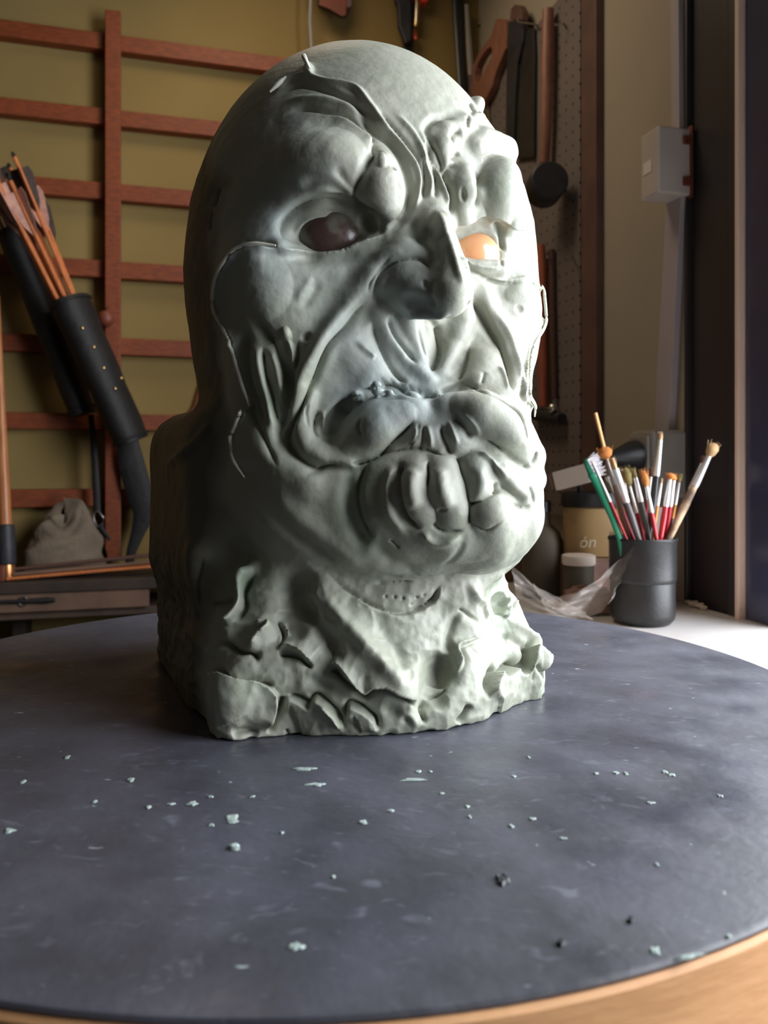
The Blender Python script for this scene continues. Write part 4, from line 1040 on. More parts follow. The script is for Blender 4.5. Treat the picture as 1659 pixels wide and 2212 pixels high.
# ------------------------------------------------------------------ hanging things above the head
def cableZ(pts): return [LP(x, y, o) for x, y, o in pts]
cb = thing('hanging_cable', LP(670, 95, 0.05), 'thin grey cable hanging down behind the top of the bust', 'cable')
top = LP(668, -60, 0.05); hk = Vector((top.x, top.y, H - 0.001))
otube('cord', cableZ([(674, 150, 0.05), (672, 92, 0.05), (669, 45, 0.05), (671, 0, 0.05), (668, -60, 0.05)]) + [hk], [0.0042] * 6, M['cable'], cb, 10)
cz = thing('wall_box', LP(720, 0, 0.0), 'dark brown wooden box on the wall at the top edge, left of centre', 'box')
prism('case', [LP(*p, 0.0005) for p in ((684, -120), (752, -120), (750, 40), (738, 42), (705, 22), (686, 16))], NL * 0.05, M['trim'], cz, None, 0.003)
prism('lid', [LP(*p, 0.0515) for p in ((688, -118), (749, -118), (747, 34), (738, 37), (707, 19), (689, 13))], NL * 0.004, M['mahog'], cz, None, 0.001)
# red and black tool
tl = thing('bar_clamp', LP(885, 60, 0.02), 'black bar clamp with bright red top hanging above the bust', 'clamp')
prism('bar', [LP(*p, 0.012) for p in ((868, -150), (884, -150), (889, 60), (889, 118), (880, 122), (870, 108), (866, 50))], NL * 0.014, M['black_plastic'], tl, None, 0.002)
prism('grip', [LP(*p, 0.0265) for p in ((858, -150), (873, -150), (884, 20), (884, 95), (872, 100), (858, 62), (856, 18), (850, 6))], NL * 0.016, M['black_rubber'], tl, None, 0.003)
otube('screw', cableZ([(899, -40, 0.03), (901, 10, 0.03), (899, 50, 0.03), (897, 58, 0.03)]), [0.006, 0.0068, 0.0062, 0.003], M['brass'], tl, 12)
for k in range(9):
    c = LP(901 - k * 0.2, 8 + k * 5, 0.03); bm = bmesh.new(); tube_bm(bm, [c, LP(901 - k * 0.2, 10.5 + k * 5, 0.03)], 0.0078, 12); keep(obj('thread', bm, M['steel'], tl, True), tl)
prism('red_jaw', [LP(*p, 0.014) for p in ((887, -60), (926, -60), (924, 2), (918, 16), (908, 18), (900, 8), (888, 8))], NL * 0.026, M['tool_red'], tl, None, 0.003)
prism('red_cap', [LP(*p, 0.014) for p in ((848, -50), (858, -50), (858, 4), (850, 8))], NL * 0.022, M['tool_red'], tl, None, 0.002)
otube('pin', cableZ([(896, 64, 0.03), (897, 72, 0.03), (898, 86, 0.03)]), [0.0035, 0.0045, 0.004], M['tool_red'], tl, 12)
otube('pin_tip', cableZ([(896.2, 63.5, 0.0315), (897, 76, 0.036)]), [0.0030, 0.0024], M['brass'], tl, 10)
# black axe-like tool with pale handle
ax = thing('hanging_tool', LP(1000, 120, 0.02), 'long black tool with a pale wooden strip, hanging near the wall corner', 'tool')
otube('black_bar', cableZ([(986, -80, 0.025), (990, 40, 0.025), (994, 120, 0.025), (998, 180, 0.025), (1003, 240, 0.025)]), [0.015, 0.0145, 0.012, 0.012, 0.012], M['black_plastic'], ax, 12, 0.5, NL)
otube('wooden_strip', cableZ([(1008, 10, 0.034), (1011, 60, 0.034), (1014, 110, 0.034), (1018, 163, 0.034)]), [0.0050, 0.0062, 0.0075, 0.0078], M['socket_grey'], ax, 12, 0.6, NL)
otube('socket', cableZ([(1018, 164, 0.034), (1021, 200, 0.034), (1024, 245, 0.034)]), [0.0088, 0.0092, 0.0085], M['black_rubber'], ax, 12, 0.6, NL)
# nails that carry them
for px, py, o, lb in ((1036, 47, 0.0, 'short steel nail sticking from the wall right of the long black tool'),):
    tag(otube('nail', [LP(px - 8, py, 0.0005), LP(px - 2, py + 3, 0.02)], 0.0022, M['steel'], None, 8), lb, 'nail')

# ------------------------------------------------------------------ tools on the pegboard
def SP(px, py, off=0.02): return sidepx(px, py, off)
O1 = 0.0168
sw = thing('hand_saw', SP(1080, 140, O1), 'orange wooden saw handle with oval grip hole, near the corner', 'saw')
outer = [(1088, 42), (1106, 44), (1110, 78), (1108, 108), (1098, 132), (1086, 160), (1078, 190), (1066, 214), (1046, 236), (1030, 226), (1024, 190), (1034, 150), (1052, 112), (1076, 80)]
inner = [(1076, 104), (1078, 108), (1079, 116), (1076, 128), (1071, 138), (1064, 150), (1058, 164), (1052, 174), (1044, 182), (1040, 178), (1040, 164), (1044, 146), (1054, 126), (1068, 108)]
prism('handle', [SP(*p, O1) for p in outer], NS * 0.018, M['handle_wood'], sw, [SP(*p, O1) for p in inner], 0.002)
prism('blade', [SP(*p, O1 + 0.004) for p in ((1030, 190), (1056, 214), (1062, 330), (1010, 340), (1012, 240))], NS * 0.0015, M['steel'], sw)
fl = thing('flat_bar', SP(1125, 150, O1), 'long black flat bar hanging from a hook beside the saw', 'tool')
prism('head', [SP(*p, O1 + 0.001) for p in ((1116, 45), (1118, 22), (1126, 12), (1136, 14), (1142, 26), (1142, 46))], NS * 0.016, M['trim'], fl, None, 0.002)
prism('bar', [SP(*p, O1 + 0.002) for p in ((1108, 50), (1116, 46), (1142, 47), (1140, 90), (1128, 140), (1122, 220), (1118, 330), (1102, 330), (1104, 200))], NS * 0.012, M['black_rubber'], fl, None, 0.002)
prism('sheath', [SP(*p, O1 + 0.002) for p in ((1143, 60), (1158, 62), (1160, 120), (1158, 340), (1120, 345), (1124, 220), (1130, 140))], NS * 0.006, M['black_plastic'], fl, None, 0.002)
for q, lb in (((1118, 46, 1158, 53), 'steel peg hook carrying the long black flat bar'), ((1136, 555, 1150, 557), 'small steel peg hook beside the right cheek rim'), ((1182, 557, 1190, 560), 'small steel peg hook above the dark rod'), ((1226, 562, 1238, 560), 'small steel peg hook alone on the bare pegboard'), ((1200, 55, 1216, 50), 'small steel peg hook right of the mallet handle top')):
    hk_ = [SP(q[2], q[3], 0.0172), SP(q[2] - 1, q[3], 0.028), SP(q[0], q[1], 0.042), SP(q[0] - 1, q[1] - 5, 0.043)]
    tag(otube('peg_hook', hk_, 0.0015, M['steel'], None, 8), lb, 'hook', 'steel hooks on the pegboard')
ml = thing('rubber_mallet', SP(1195, 400, O1), 'black rubber mallet hanging head down by its orange wooden handle', 'mallet')
otube('handle', [SP(1184, 22, 0.034), SP(1182, 120, 0.036), SP(1180, 250, 0.036), SP(1176, 352, 0.036)], [0.0110, 0.0118, 0.0112, 0.0095], M['handle_wood'], ml, 16)
mc = SP(1172, 412, 0.056); md = (DS * 0.97 + NS * 0.24).normalized()
otube('head', [mc, mc + md * 0.004, mc + md * 0.055, mc + md * 0.059], [0.032, 0.0345, 0.0345, 0.031], M['black_rubber'], ml, 40)
hm = thing('hammer', SP(1180, 880, O1), 'black-headed hammer with long red-orange handle beside the right cheek', 'hammer')
otube('handle', [SP(1168, 530, 0.032), SP(1170, 600, 0.032), SP(1172, 760, 0.032), SP(1174, 878, 0.032)], [0.0085, 0.0098, 0.0102, 0.0090], M['handle_red'], hm, 16)
otube('head', [SP(1150, 895, 0.030), SP(1162, 895, 0.030), SP(1166, 896, 0.030), SP(1196, 902, 0.030), SP(1214, 904, 0.030)], [0.011, 0.012, 0.014, 0.013, 0.010], M['black_rubber'], hm, 16)
bm = bmesh.new(); bmesh.ops.create_uvsphere(bm, u_segments=20, v_segments=12, radius=0.0092, matrix=Matrix.Translation(SP(1194, 882, 0.038))); keep(obj('knob', bm, M['steel'], hm, True), hm)
tag(otube('dark_rod', [SP(1192, 540, 0.024), SP(1194, 700, 0.024), SP(1198, 860, 0.024)], [0.006, 0.007, 0.006], M['dark_shaft'], None, 12), 'thin dark rod hanging right of the hammer on the pegboard', 'rod')

# ------------------------------------------------------------------ trunking, switch box, socket
tr = thing('cable_trunking', SP(1468, 150, 0), 'pale cable trunking running down the wall to the switch box', 'trunking')
def strip(name, a, b, w, th, m, parent):
    a, b = Vector(a), Vector(b); d = (b - a); return obox(name, (a + b) / 2 + NS * th / 2, d.normalized(), NS.cross(d.normalized()), NS, (d.length / 2, w / 2, th / 2), m, parent, 0.001)
strip('upper_run', SP(1468, -420, 0.0004), SP(1474, 303, 0.0004), 0.019, 0.012, M['trunking'], tr)
strip('lower_run', SP(1472, 414, 0.0004), SP(1444, 930, 0.0004), 0.036, 0.013, M['trunking'], tr)
bx = thing('switch_box', SP(1472, 365, 0), 'white plastic switch box with a sticker, high on the wall', 'switch box')
c0 = SP(1474, 362, 0.0006); zc = c0.z
obox('case', c0 + NS * 0.028 + DS * 0.0, DS, NS, Z, (0.022, 0.0275, 0.048), M['white_plastic'], bx, 0.003)
obox('back_plate', c0 + NS * 0.002 + DS * 0.001, DS, NS, Z, (0.0255, 0.0018, 0.052), M['mahog'], bx, 0.001)
obox('sticker', c0 + NS * 0.0562 - Z * 0.004 - DS * 0.004, DS, NS, Z, (0.010, 0.0004, 0.009), M['label_white'], bx)
obox('screw_tab', c0 + NS * 0.010 + DS * 0.0245 - Z * 0.030, DS, NS, Z, (0.002, 0.006, 0.006), M['mahog'], bx, 0.001)
obox('screw_tab', c0 + NS * 0.010 + DS * 0.0245 + Z * 0.030, DS, NS, Z, (0.002, 0.006, 0.006), M['mahog'], bx, 0.001)
sk = thing('socket_box', SP(1450, 1000, 0), 'grey plastic socket box low on the wall holding a black plug', 'socket')
c1 = SP(1460, 1003, 0.0006)
obox('case', c1 + NS * 0.030, DS, NS, Z, (0.030, 0.0295, 0.050), M['socket_grey'], sk, 0.006)
obox('cover', c1 + NS * 0.0625, DS, NS, Z, (0.024, 0.0025, 0.042), M['socket_grey'], sk, 0.002)
fc = c1 + NS * 0.0655 + Z * 0.014
pl = thing('black_plug', fc, 'chunky black plug and cord pushed into the grey socket box', 'plug')
pd = (NS * 0.95 + DS * 0.10 - Z * 0.10).normalized()
otube('plug_body', [fc, fc + pd * 0.003, fc + pd * 0.012, fc + pd * 0.040, fc + pd * 0.050], [0.0215, 0.0245, 0.0235, 0.0120, 0.0085], M['black_plastic'], pl, 20, 0.9)
for k in range(3):
    a = fc + pd * (0.052 + k * 0.006); otube('strain_relief', [a, a + pd * 0.004], [0.0078 - k * 0.0008] * 2, M['black_plastic'], pl, 14)
ce = fc + pd * 0.0705
otube('cord', [ce, ce + pd * 0.012, Vector((ce.x - 0.022, ce.y + 0.03, ce.z - 0.02)), Vector((ce.x - 0.008, ce.y + 0.05, ce.z - 0.08)), Vector((0.375, 1.325, BZ + 0.0062)), Vector((0.392, 1.300, BZ + 0.0042))], 0.0040, M['black_plastic'], pl, 10)
# ------------------------------------------------------------------ on the bench: cup of brushes, jar, clutter
CUPC = Vector(((1388 - 829.5) / FPX * 1.022, 1.022, BZ + 0.0003))
cup = thing('brush_cup', CUPC, 'black cylindrical cup holding many paint brushes on the white bench', 'cup')
olathe('cup_body', [(0, 0.0), (0.028, 0.0), (0.035, 0.002), (0.0392, 0.007), (0.0402, 0.014), (0.0402, 0.052), (0.0398, 0.0535), (0.0412, 0.0555), (0.0416, 0.060), (0.0418, 0.1045), (0.0432, 0.1065), (0.0434, 0.1085), (0.0425, 0.1098), (0.0408, 0.1095), (0.0400, 0.107), (0.0392, 0.010), (0.036, 0.005), (0, 0.004)], CUPC, M['cup'] if 'cup' in M else M['black_plastic'], cup, 64)
floorz = CUPC.z + 0.0045; rimz = CUPC.z + 0.1095
MB = {}
def pm(name, col, rough=0.4, metal=0.0, col2=None):
    if name not in MB: MB[name] = mat(name, col, rough, col2, 60, metal=metal)
    return MB[name]
FER = pm('tin_ferrule', (0.86, 0.84, 0.84), 0.32, 0.75); RED = pm('crimson_lacquer', (0.42, 0.018, 0.03), 0.25); GREY = pm('grey_lacquer', (0.10, 0.09, 0.09), 0.35)
BLK = pm('black_lacquer', (0.02, 0.02, 0.024), 0.3); ORG = pm('orange_lacquer', (0.60, 0.22, 0.04), 0.35); CRM = pm('worn_cream_handle', (0.60, 0.42, 0.26), 0.6, 0, (0.14, 0.09, 0.06))
BORG = pm('orange_bristle', (0.62, 0.24, 0.05), 0.8, 0, (0.45, 0.15, 0.03)); BTAN = pm('tan_bristle', (0.62, 0.40, 0.20), 0.8, 0, (0.45, 0.27, 0.13)); BOLV = pm('olive_bristle', (0.34, 0.24, 0.08), 0.8, 0, (0.22, 0.17, 0.06)); BWHT = pm('pale_bristle', (0.72, 0.66, 0.60), 0.8, 0, (0.55, 0.48, 0.42)); BDRK = pm('dark_bristle', (0.10, 0.04, 0.03), 0.8); BRN = pm('brown_wood_handle', (0.22, 0.11, 0.07), 0.45)
def paint_brush(label, rim, tip, f0, f1, fr, hmat, bmat_, dy=0.0, kind='round', br=None, fmat=None, tipdy=0.0, hmat2=None):
    """rim (px,py): where it crosses the cup mouth; tip; f0 / f1: bottom and top of the ferrule (px, py); fr ferrule half-width px"""
    Yr = 1.022 + dy; Yt = Yr + tipdy
    R_ = P(rim[0], rim[1], Yr); Tp = P(tip[0], tip[1], Yt); d = (Tp - R_)
    full = math.hypot(tip[0] - rim[0], tip[1] - rim[1])
    par = lambda q: math.hypot(q[0] - rim[0], q[1] - rim[1]) / full
    k = (R_.z - floorz) / d.z; k = min(k, 1.2)
    base = R_ - d * k
    off = Vector((base.x - CUPC.x, base.y - CUPC.y, 0))
    if off.length > 0.030:                                # the foot stays inside the cup
        base = Vector((CUPC.x, CUPC.y, 0)) + off.normalized() * 0.030 + Z * max(base.z, floorz)
    base.z = max(base.z, floorz) + 0.002
    a0, a1 = par(f0), par(f1); r = fr / FPX * Yr
    p0, p1 = R_ + d * a0, R_ + d * a1
    o = thing('paint_brush', base, label, 'brush', 'brushes in the black cup')
    if hmat2:
        pm_ = R_.lerp(p0, 0.55); otube('handle', [base, R_, pm_], [r * 0.5, r * 0.9, r * 0.95], hmat2, o, 10); otube('handle', [pm_, p0], [r * 0.95, r * 0.9], hmat, o, 10)
    else: otube('handle', [base, R_, R_.lerp(p0, 0.6), p0], [r * 0.45, r * 0.85, r * 1.08, r * 0.9], hmat, o, 10)
    fl_ = 0.55 if kind == 'flat' else 1.0
    otube('ferrule', [p0, p0.lerp(p1, 0.06), p0.lerp(p1, 0.09), p0.lerp(p1, 0.14), p0.lerp(p1, 0.17), p1], [r, r, r * 1.08, r, r * 1.06, r * (1.0 if kind == 'flat' else 0.72)], fmat or FER, o, 12, 1.0)
    b = (br or fr * 0.8) / FPX * Yr; L2 = Tp - p1
    if bmat_ is None: return o
    if kind == 'round': otube('bristles', [p1, p1 + L2 * 0.35, p1 + L2 * 0.75, Tp], [r * 0.7, b * 1.05, b * 0.7, b * 0.12], bmat_, o, 12)
    elif kind == 'puff': otube('bristles', [p1, p1 + L2 * 0.25, p1 + L2 * 0.6, p1 + L2 * 0.88, Tp], [r * 0.7, b * 0.9, b * 1.1, b * 0.8, b * 0.2], bmat_, o, 14)
    elif kind == 'flat': otube('bristles', [p1, p1 + L2 * 0.5, Tp], [r * 0.95, b * 1.15, b * 1.0], bmat_, o, 12, 0.6)
    s, u = frame_of(L2)
    bm = bmesh.new()                                        # loose hairs
    for i in range(26):
        a = rnd.uniform(0, 2 * PI); q = s * math.cos(a) + u * math.sin(a); st_ = p1 + L2 * rnd.uniform(0.1, 0.5) + q * b * 0.7; en = p1 + L2 * rnd.uniform(0.85, 1.15) + q * b * rnd.uniform(0.4, 1.5)
        tube_bm(bm, [st_, en], [0.00035, 0.00012], 3)
    keep(tag(obj('stray_hairs', bm, bmat_, o), kind='stuff'), o)
    return o
PBS = paint_brush
PBS('fan-tipped brush with orange bristles and grey ferrule, left in the cup', (1358, 1160), (1303, 966), (1324, 1048), (1310, 992), 5, BRN, BORG, -0.018, 'puff', 15, pm('dull_ferrule', (0.35, 0.28, 0.26), 0.4, 0.5))
PBS('thin brush with long pale shaft and crimson handle beside the green toothbrush', (1352, 1160), (1279, 995), (1318, 1084), (1283, 1003), 3.2, RED, BWHT, -0.026, 'round', 2)
PBS('round brush with tin ferrule and crimson handle, third from the left', (1366, 1160), (1313, 1030), (1341, 1098), (1318, 1046), 6, RED, BWHT, -0.008, 'round', 5)
PBS('wide flat brush with banded white ferrule and grey handle', (1379, 1162), (1321, 990), (1351, 1086), (1326, 1014), 8, GREY, BTAN, -0.028, 'flat', 7)
PBS('thin short brush with tin ferrule behind the wide flat brush', (1372, 1158), (1344, 1015), (1358, 1092), (1345, 1030), 3, ORG, BWHT, 0.016, 'round', 2)
PBS('brush with olive-orange bristles and crimson handle in the middle', (1389, 1160), (1350, 1010), (1376, 1108), (1361, 1050), 4.5, RED, BOLV, 0.006, 'puff', 9)
PBS('pointed brush with long tin ferrule and dark grey handle in the middle', (1402, 1163), (1368, 1012), (1384, 1084), (1371, 1032), 6, GREY, BOLV, -0.024, 'round', 4)
PBS('brush with orange bristles and bright red handle at the cup centre', (1418, 1163), (1390, 1016), (1403, 1108), (1393, 1052), 5, RED, BORG, -0.034, 'round', 8)
PBS('slim brush leaning right behind the bright red handled one', (1388, 1158), (1409, 1008), (1394, 1076), (1406, 1030), 4.5, RED, BDRK, 0.020, 'puff', 7)
PBS('tall brush with long white ferrule and black handle, highest at centre', (1403, 1158), (1428, 934), (1414, 1028), (1426, 950), 7, BLK, BTAN, -0.006, 'round', 5)
PBS('thin orange-handled brush leaning right beside the tall black one', (1410, 1160), (1430, 1034), (1416, 1092), (1427, 1044), 3, ORG, BTAN, -0.030, 'round', 2)
PBS('crimson-handled brush with red-brown puff, left one of the pair', (1427, 1162), (1449, 1022), (1436, 1094), (1448, 1036), 6, RED, BORG, -0.026, 'puff', 10)
PBS('crimson-handled brush with tin ferrule, right one of the pair', (1438, 1160), (1457, 1026), (1446, 1094), (1456, 1038), 5.5, RED, BORG, -0.010, 'round', 6)
PBS('brush with orange and black handle at the right side of the cup', (1446, 1156), (1470, 1024), (1457, 1090), (1466, 1042), 4, ORG, BOLV, 0.004, 'round', 5, None, 0.0, BLK)
PBS('large worn cream-handled brush leaning furthest right', (1448, 1158), (1545, 958), (1504, 1054), (1534, 988), 8, CRM, BTAN, -0.016, 'puff', 12, None, 0.01)
PBS('slim brush with dark red handle just left of the furthest one', (1446, 1154), (1523, 985), (1482, 1054), (1514, 1000), 4.5, BRN, BDRK, 0.010, 'puff', 7)
# plain stick, card and toothbrush
def stick_in_cup(name, rim, tip, r, m, dy, label, cat):
    R_ = P(rim[0], rim[1], 1.022 + dy); Tp = P(tip[0], tip[1], 1.022 + dy); d = Tp - R_; base = R_ - d * min((R_.z - floorz) / d.z, 0.28)
    return R_, Tp, base
R_, Tp, bs = stick_in_cup('s', (1352, 1158), (1286, 892), 3, None, 0.004, '', '')
tag(otube('wooden_stick', [bs, R_, Tp], [0.0022, 0.0024, 0.0024], pm('pale_orange_wood', (0.72, 0.40, 0.16), 0.5), None, 10), 'plain pale orange stick rising highest at the left of the cup', 'stick')
tb = thing('toothbrush', P(1336, 1158, 1.0), 'green toothbrush with frayed white bristles at the left of the cup', 'toothbrush')
G1 = pm('green_plastic', (0.02, 0.24, 0.13), 0.35)
otube('handle', [P(1345, 1200, 1.0), P(1338, 1160, 1.0), P(1324, 1120, 1.0), P(1308, 1082, 1.0), P(1292, 1044, 1.0), P(1280, 1022, 1.0)], [0.0035, 0.004, 0.0045, 0.0052, 0.0068, 0.0070], G1, tb, 12, 0.6, Vector((0, 1, 0)))
otube('head', [P(1284, 1030, 1.0), P(1277, 1012, 1.0), P(1271, 1000, 1.0), P(1267, 991, 1.0)], [0.0062, 0.0064, 0.0058, 0.0035], G1, tb, 12, 0.5, Vector((0, 1, 0)))
bm = bmesh.new()
for i in range(140):
    a = rnd.random(); b0_ = P(1268 + a * 20, 992 + a * 40, 1.0 + rnd.uniform(-.004, .004)); e_ = b0_ + Vector((0.010 + rnd.uniform(-.003, .004), rnd.uniform(-.003, .003), 0.006 + rnd.uniform(-.004, .004)))
    tube_bm(bm, [b0_, e_], [0.0005, 0.0003], 4)
keep(tag(obj('bristles', bm, pm('white_bristles', (0.82, 0.78, 0.82), 0.6), tb), kind='stuff'), tb)
tag(prism('paper_card', [P(x, y, 1.036) for x, y in ((1412, 1096), (1432, 1096), (1426, 1152), (1422, 1200), (1404, 1200), (1408, 1150))], (0, 0.0006, 0), M['card'], None), 'small cream card standing among the brushes in the cup', 'card')

# jar with the black lid, on a cardboard box
JY = 1.20
jz = P(0, 1196, JY).z; jc = Vector(((1288 - 829.5) / FPX * JY, JY, jz)); jr = 72 / FPX * JY
cbx = thing('cardboard_box', (jc.x, jc.y + 0.01, BZ), 'low brown cardboard box under the cream jar', 'box')
hb = (jz - BZ) / 2
obox('carton', (jc.x + 0.005, jc.y + 0.012, BZ + hb), DL, NL, Z, (0.062, 0.052, hb - 0.0006), M['box_brown'], cbx, 0.002)
obox('flap', (jc.x + 0.005, jc.y - 0.042, BZ + hb * 1.25), DL, NL, Z, (0.060, 0.0012, hb * 0.55), M['pinkrag'], cbx, 0.0005)
jar = thing('paint_jar', jc, 'cream plastic jar with black lid and faint script lettering behind the brushes', 'jar')
jh = (1196 - 1093) / FPX * JY
olathe('jar_body', [(0, 0.0006), (jr * 0.93, 0.0006), (jr * 0.97, 0.003), (jr * 0.97, jh * 0.97), (jr * 0.92, jh), (0, jh)], jc, M['jar'], jar, 64)
lh = 30 / FPX * JY
olathe('jar_lid', [(0, jh + 0.0004), (jr * 1.03, jh + 0.0004), (jr * 1.04, jh + 0.002), (jr * 1.04, jh + lh - 0.002), (jr * 1.02, jh + lh), (jr * 0.94, jh + lh), (jr * 0.92, jh + lh - 0.002), (0, jh + lh - 0.002)], jc, M['black_plastic'], jar, 64)
def jar_text(txt, px, py, size, m, name, rotz=0.0, shear=0.0):
    cu = bpy.data.curves.new(name, 'FONT'); cu.body = txt; cu.size = size; cu.extrude = 0.0; cu.shear = shear; cu.align_x = 'CENTER'
    to = bpy.data.objects.new(name, cu); C.objects.link(to); dgx = bpy.context.evaluated_depsgraph_get()
    me = bpy.data.meshes.new_from_object(to.evaluated_get(dgx)); bpy.data.objects.remove(to)
    x0 = (px - 1288) / FPX * JY; zc = P(0, py, JY).z - jc.z; R2 = jr * 0.97 + 0.0005
    th0 = math.asin(max(-0.98, min(0.98, x0 / jr)))
    for v in me.vertices:
        xx = v.co.x * math.cos(rotz) - v.co.y * math.sin(rotz); zz = v.co.x * math.sin(rotz) + v.co.y * math.cos(rotz)
        th = th0 + xx / R2; v.co = Vector((R2 * math.sin(th), -R2 * math.cos(th), zc + zz))
    me.materials.clear(); me.materials.append(m); o = bpy.data.objects.new(name, me); C.objects.link(o); o.parent = jar
LT = pm('pale_print', (0.75, 0.66, 0.50), 0.6); DT = pm('brown_print', (0.16, 0.09, 0.05), 0.6)
jar_text('\u00f3n', 1252, 1176, 0.024, LT, 'script_print', 0.06, 0.25)
jar_text('Ma', 1305, 1152, 0.010, DT, 'small_print')
jar_text('Se', 1305, 1172, 0.010, DT, 'small_print')
jar_text('( )', 1229, 1125, 0.010, DT, 'small_print')
cap = olathe('round_tag', [(0, 0), (0.022, 0), (0.0235, 0.002), (0.0235, 0.013), (0.021, 0.0145), (0, 0.0145)], (0, 0, 0), M['card'], None, 40)
cap.location = Vector(((1250 - 829.5) / FPX * 1.135, 1.135, BZ + 0.0602)); tag(cap, 'small round off-white lid lying below the jar front', 'lid')
stand = olathe('small_tub', [(0, 0), (0.019, 0), (0.021, 0.002), (0.0215, 0.058), (0.0205, 0.0598), (0, 0.0598)], (cap.location.x, cap.location.y, BZ + 0.0003), M['murk'], None, 40); tag(stand, 'small murky dark tub under the round off-white lid', 'tub')
# white card strip lying on the jar lid
lidz = jc.z + jh + lh + 0.0004
a_, b_ = P(1192, 1046, 1.19), P(1276, 1020, 1.15); a_.z = max(a_.z, lidz + 0.014); dd = (b_ - a_)
sc_ = thing('white_carton', (a_ + b_) / 2, 'slim white carton tilted across the black jar lid', 'carton')
sd = dd.cross(Z).normalized()
obox('body', a_.lerp(b_, 0.56), dd.normalized(), sd, dd.cross(sd).normalized(), (dd.length * 0.44, 0.008, 0.0135), M['card'], sc_, 0.001)
obox('end_flap', a_.lerp(b_, 0.06), dd.normalized(), sd, dd.cross(sd).normalized(), (dd.length * 0.058, 0.007, 0.0115), M['pinkrag'], sc_, 0.001)
# clutter left of the jar
tag(obox('cardboard_box', (0.215, 1.42, BZ + 0.1004), DL, NL, Z, (0.055, 0.05, 0.100), M['box_brown'], None, 0.003), 'tall brown cardboard box in the back corner of the bench', 'box')
btl = thing('bottle', (0.245, 1.22, BZ), 'dark green glassy bottle between the bust and the jar', 'bottle')
olathe('bottle_body', [(0, 0.0005), (0.028, 0.0005), (0.031, 0.004), (0.031, 0.085), (0.026, 0.100), (0.012, 0.112), (0.011, 0.130), (0, 0.130)], (0.243, 1.22, BZ), M['murk'], btl, 32)
olathe('bottle_cap', [(0, 0.1305), (0.013, 0.1305), (0.013, 0.146), (0.011, 0.148), (0, 0.148)], (0.243, 1.22, BZ), M['black_plastic'], btl, 24)
def rag2(a, b):
    ang = a * 2 * PI; rr = b ** 0.6; c = Vector((0.277, 1.085, BZ))
    p = c + Vector((math.cos(ang) * 0.048 * rr, math.sin(ang) * 0.022 * rr, 0)); p.z = BZ + 0.004 + 0.034 * (1 - b ** 1.8)
    return p, Vector((math.cos(ang), math.sin(ang), 0.4 * (1 - b))).normalized() * (1 if b < .9 else .5)
crumple('crumpled_rag', rag2, 40, 20, 0.006, M['pinkrag'], 'dusty pink crumpled rag on the bench below the jar', 'rag', 11)
# clear plastic film heaped between the bust and the cup
def film(a, b):
    # a along, b across; from behind the collar, dipping, then rising to a point before the cup
    k = [((1105, 1222), (1120, 1330)), ((1150, 1262), (1165, 1330)), ((1195, 1292), (1205, 1334)), ((1245, 1280), (1235, 1336)), ((1295, 1250), (1262, 1336)), ((1330, 1215), (1300, 1322)), ((1370, 1180), (1325, 1290))]
    x = a * (len(k) - 1); i = min(int(x), len(k) - 2); f = x - i
    t0 = [k[i][0][j] * (1 - f) + k[i + 1][0][j] * f for j in (0, 1)]; t1 = [k[i][1][j] * (1 - f) + k[i + 1][1][j] * f for j in (0, 1)]
    q = [t0[j] * (1 - b) + t1[j] * b for j in (0, 1)]
    Yd = 1.02 - 0.045 * a + 0.02 * math.sin(a * 9 + b * 3) - 0.02 * b
    return P(q[0], q[1], Yd), Vector((0.2, -1, 0.25)).normalized()
fo = crumple('plastic_film', film, 60, 26, 0.006, M['film'], 'crumpled clear plastic film heaped between the bust and the cup', 'plastic film', 21)
def film2(a, b):
    q0 = P(1150 + 110 * a, 1262 + 60 * a, 1.03); q1 = P(1180 + 100 * a, 1318 + 22 * a, 0.985)
    p = q0.lerp(q1, b); return p, Vector((0.1, -0.9, 0.4)).normalized()
crumple('plastic_film', film2, 30, 16, 0.007, M['film'], 'smaller fold of clear film lying low beside the bust collar', 'plastic film', 31)
# crumbs by the window
for (px, py, Yc, r) in ((1500, 1306, 1.16, 0.006), (1512, 1312, 1.14, 0.008), (1524, 1315, 1.125, 0.007), (1533, 1318, 1.115, 0.005)):
    p = onplane(px, py, (0, 0, BZ), Z, 0); bm = bmesh.new(); bmesh.ops.create_icosphere(bm, subdivisions=2, radius=r)
    for v in bm.verts: v.co *= 1 + rnd.uniform(-.25, .25); v.co.z *= 0.6
    zmin = min(v.co.z for v in bm.verts); o = obj('plaster_crumb', bm, M['card'], None, True); o.location = (p.x - 0.008, p.y, BZ - zmin * 0.97)
    tag(o, 'small plaster crumb on the bench at the window foot', 'crumb', 'plaster crumbs by the window')

# crumbs and smears of clay on the turntable
def crumb(px, py, rx, ry, h, m, label, group=None, ang=0.0, cat='clay scrap'):
    p = onplane(px, py, (0, 0, T), Z, 0); s = p.y / FPX; n = 11; h = h * 0.45; bm = bmesh.new(); ring = []; top_ = []
    fy = p.y * 1.0 / (0.16)                                  # a picture-pixel of height spans this many times more depth
    for i in range(n):
        a = i * 2 * PI / n; k = rnd.uniform(0.5, 1.3); x = math.cos(a) * rx * s * k; y = math.sin(a) * ry * s * fy * k
        x, y = x * math.cos(ang) - y * math.sin(ang), x * math.sin(ang) + y * math.cos(ang)
        ring.append(bm.verts.new((x, y, 0))); top_.append(bm.verts.new((x * 0.72, y * 0.72, h * rnd.uniform(0.7, 1.1))))
    for i in range(n): bm.faces.new((ring[i], ring[(i + 1) % n], top_[(i + 1) % n], top_[i]))
    bm.faces.new(top_); bm.faces.new(ring[::-1]); o = obj('clay_scrap', bm, m); o.location = (p.x, p.y, T + 0.0002)
    return tag(o, label, cat, group)
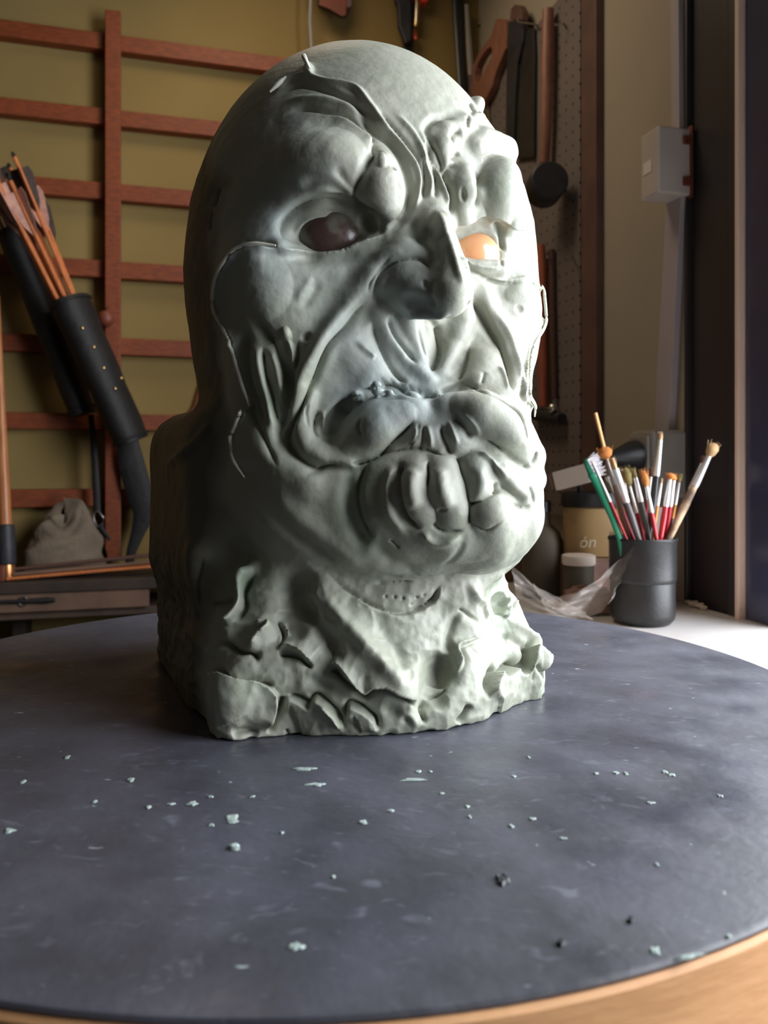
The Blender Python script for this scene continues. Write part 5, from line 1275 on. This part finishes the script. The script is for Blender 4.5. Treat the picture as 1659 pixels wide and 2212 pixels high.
crumb(505, 1832, 15, 7, 0.003, M['scrap'], 'small pale clay lump with a bright corner, left of centre on the turntable')
crumb(500, 1770, 19, 9, 0.0008, M['scrap'], 'large thin pale clay smear left of centre on the turntable')
crumb(640, 2046, 17, 10, 0.0012, M['scrap'], 'pale green clay flake nearest the turntable front edge, alone')
crumb(1414, 2054, 13, 10, 0.0012, M['scrap'], 'round pale clay flake by the right front rim of the turntable')
crumb(683, 1696, 22, 5, 0.001, M['scrap'], 'flat pale clay flake just in front of the bust, left')
crumb(890, 1685, 30, 4, 0.001, M['scrap'], 'long thin pale clay flake in front of the bust, centre', None, 0.15)
crumb(660, 1662, 26, 4, 0.0008, M['scrap'], 'thin pale smear right at the foot of the bust, left')
crumb(282, 1685, 9, 6, 0.001, M['scrap'], 'pale clay flake far left beside the bust corner shadow')
crumb(415, 1737, 12, 6, 0.001, M['scrap'], 'pale clay flake up-left of the large thin smear')
crumb(1085, 1903, 17, 11, 0.0028, M['scrap_dark'], 'curled black scrap lying right of centre on the turntable')
crumb(1363, 1990, 8, 6, 0.003, M['scrap_dark'], 'small black crumb near the right rim of the turntable')
crumb(1212, 2040, 9, 7, 0.003, M['scrap_dark'], 'small black crumb right of centre near the front rim')
crumb(1490, 2068, 46, 4, 0.001, M['scrap'], 'long pale smear along the right front rim', None, 0.25)
crumb(1575, 2025, 9, 5, 0.001, M['scrap'], 'small pale flake on the rim at far right')
crumb(20, 1795, 14, 6, 0.001, M['scrap'], 'pale clay flake at the far left of the turntable')
for px, py in ((905, 1668), (930, 1668), (1143, 1637), (1110, 1678), (1288, 1672), (1330, 1670), (1352, 1672), (1435, 1668), (1010, 1743), (1150, 1770), (1105, 1785), (1015, 1765), (1215, 1812), (370, 1738), (457, 1722), (205, 1733), (320, 1745), (458, 1783), (610, 1800), (720, 1895), (845, 1752), (785, 1777), (1405, 1735), (1555, 1720), (1420, 1868), (145, 1637), (50, 1690), (1450, 1675), (545, 1722), (955, 1715)):
    crumb(px, py, rnd.uniform(4, 10), rnd.uniform(2, 4.5), 0.0009, M['scrap'], 'tiny pale clay fleck stuck on the black turntable top', 'clay flecks on the turntable')
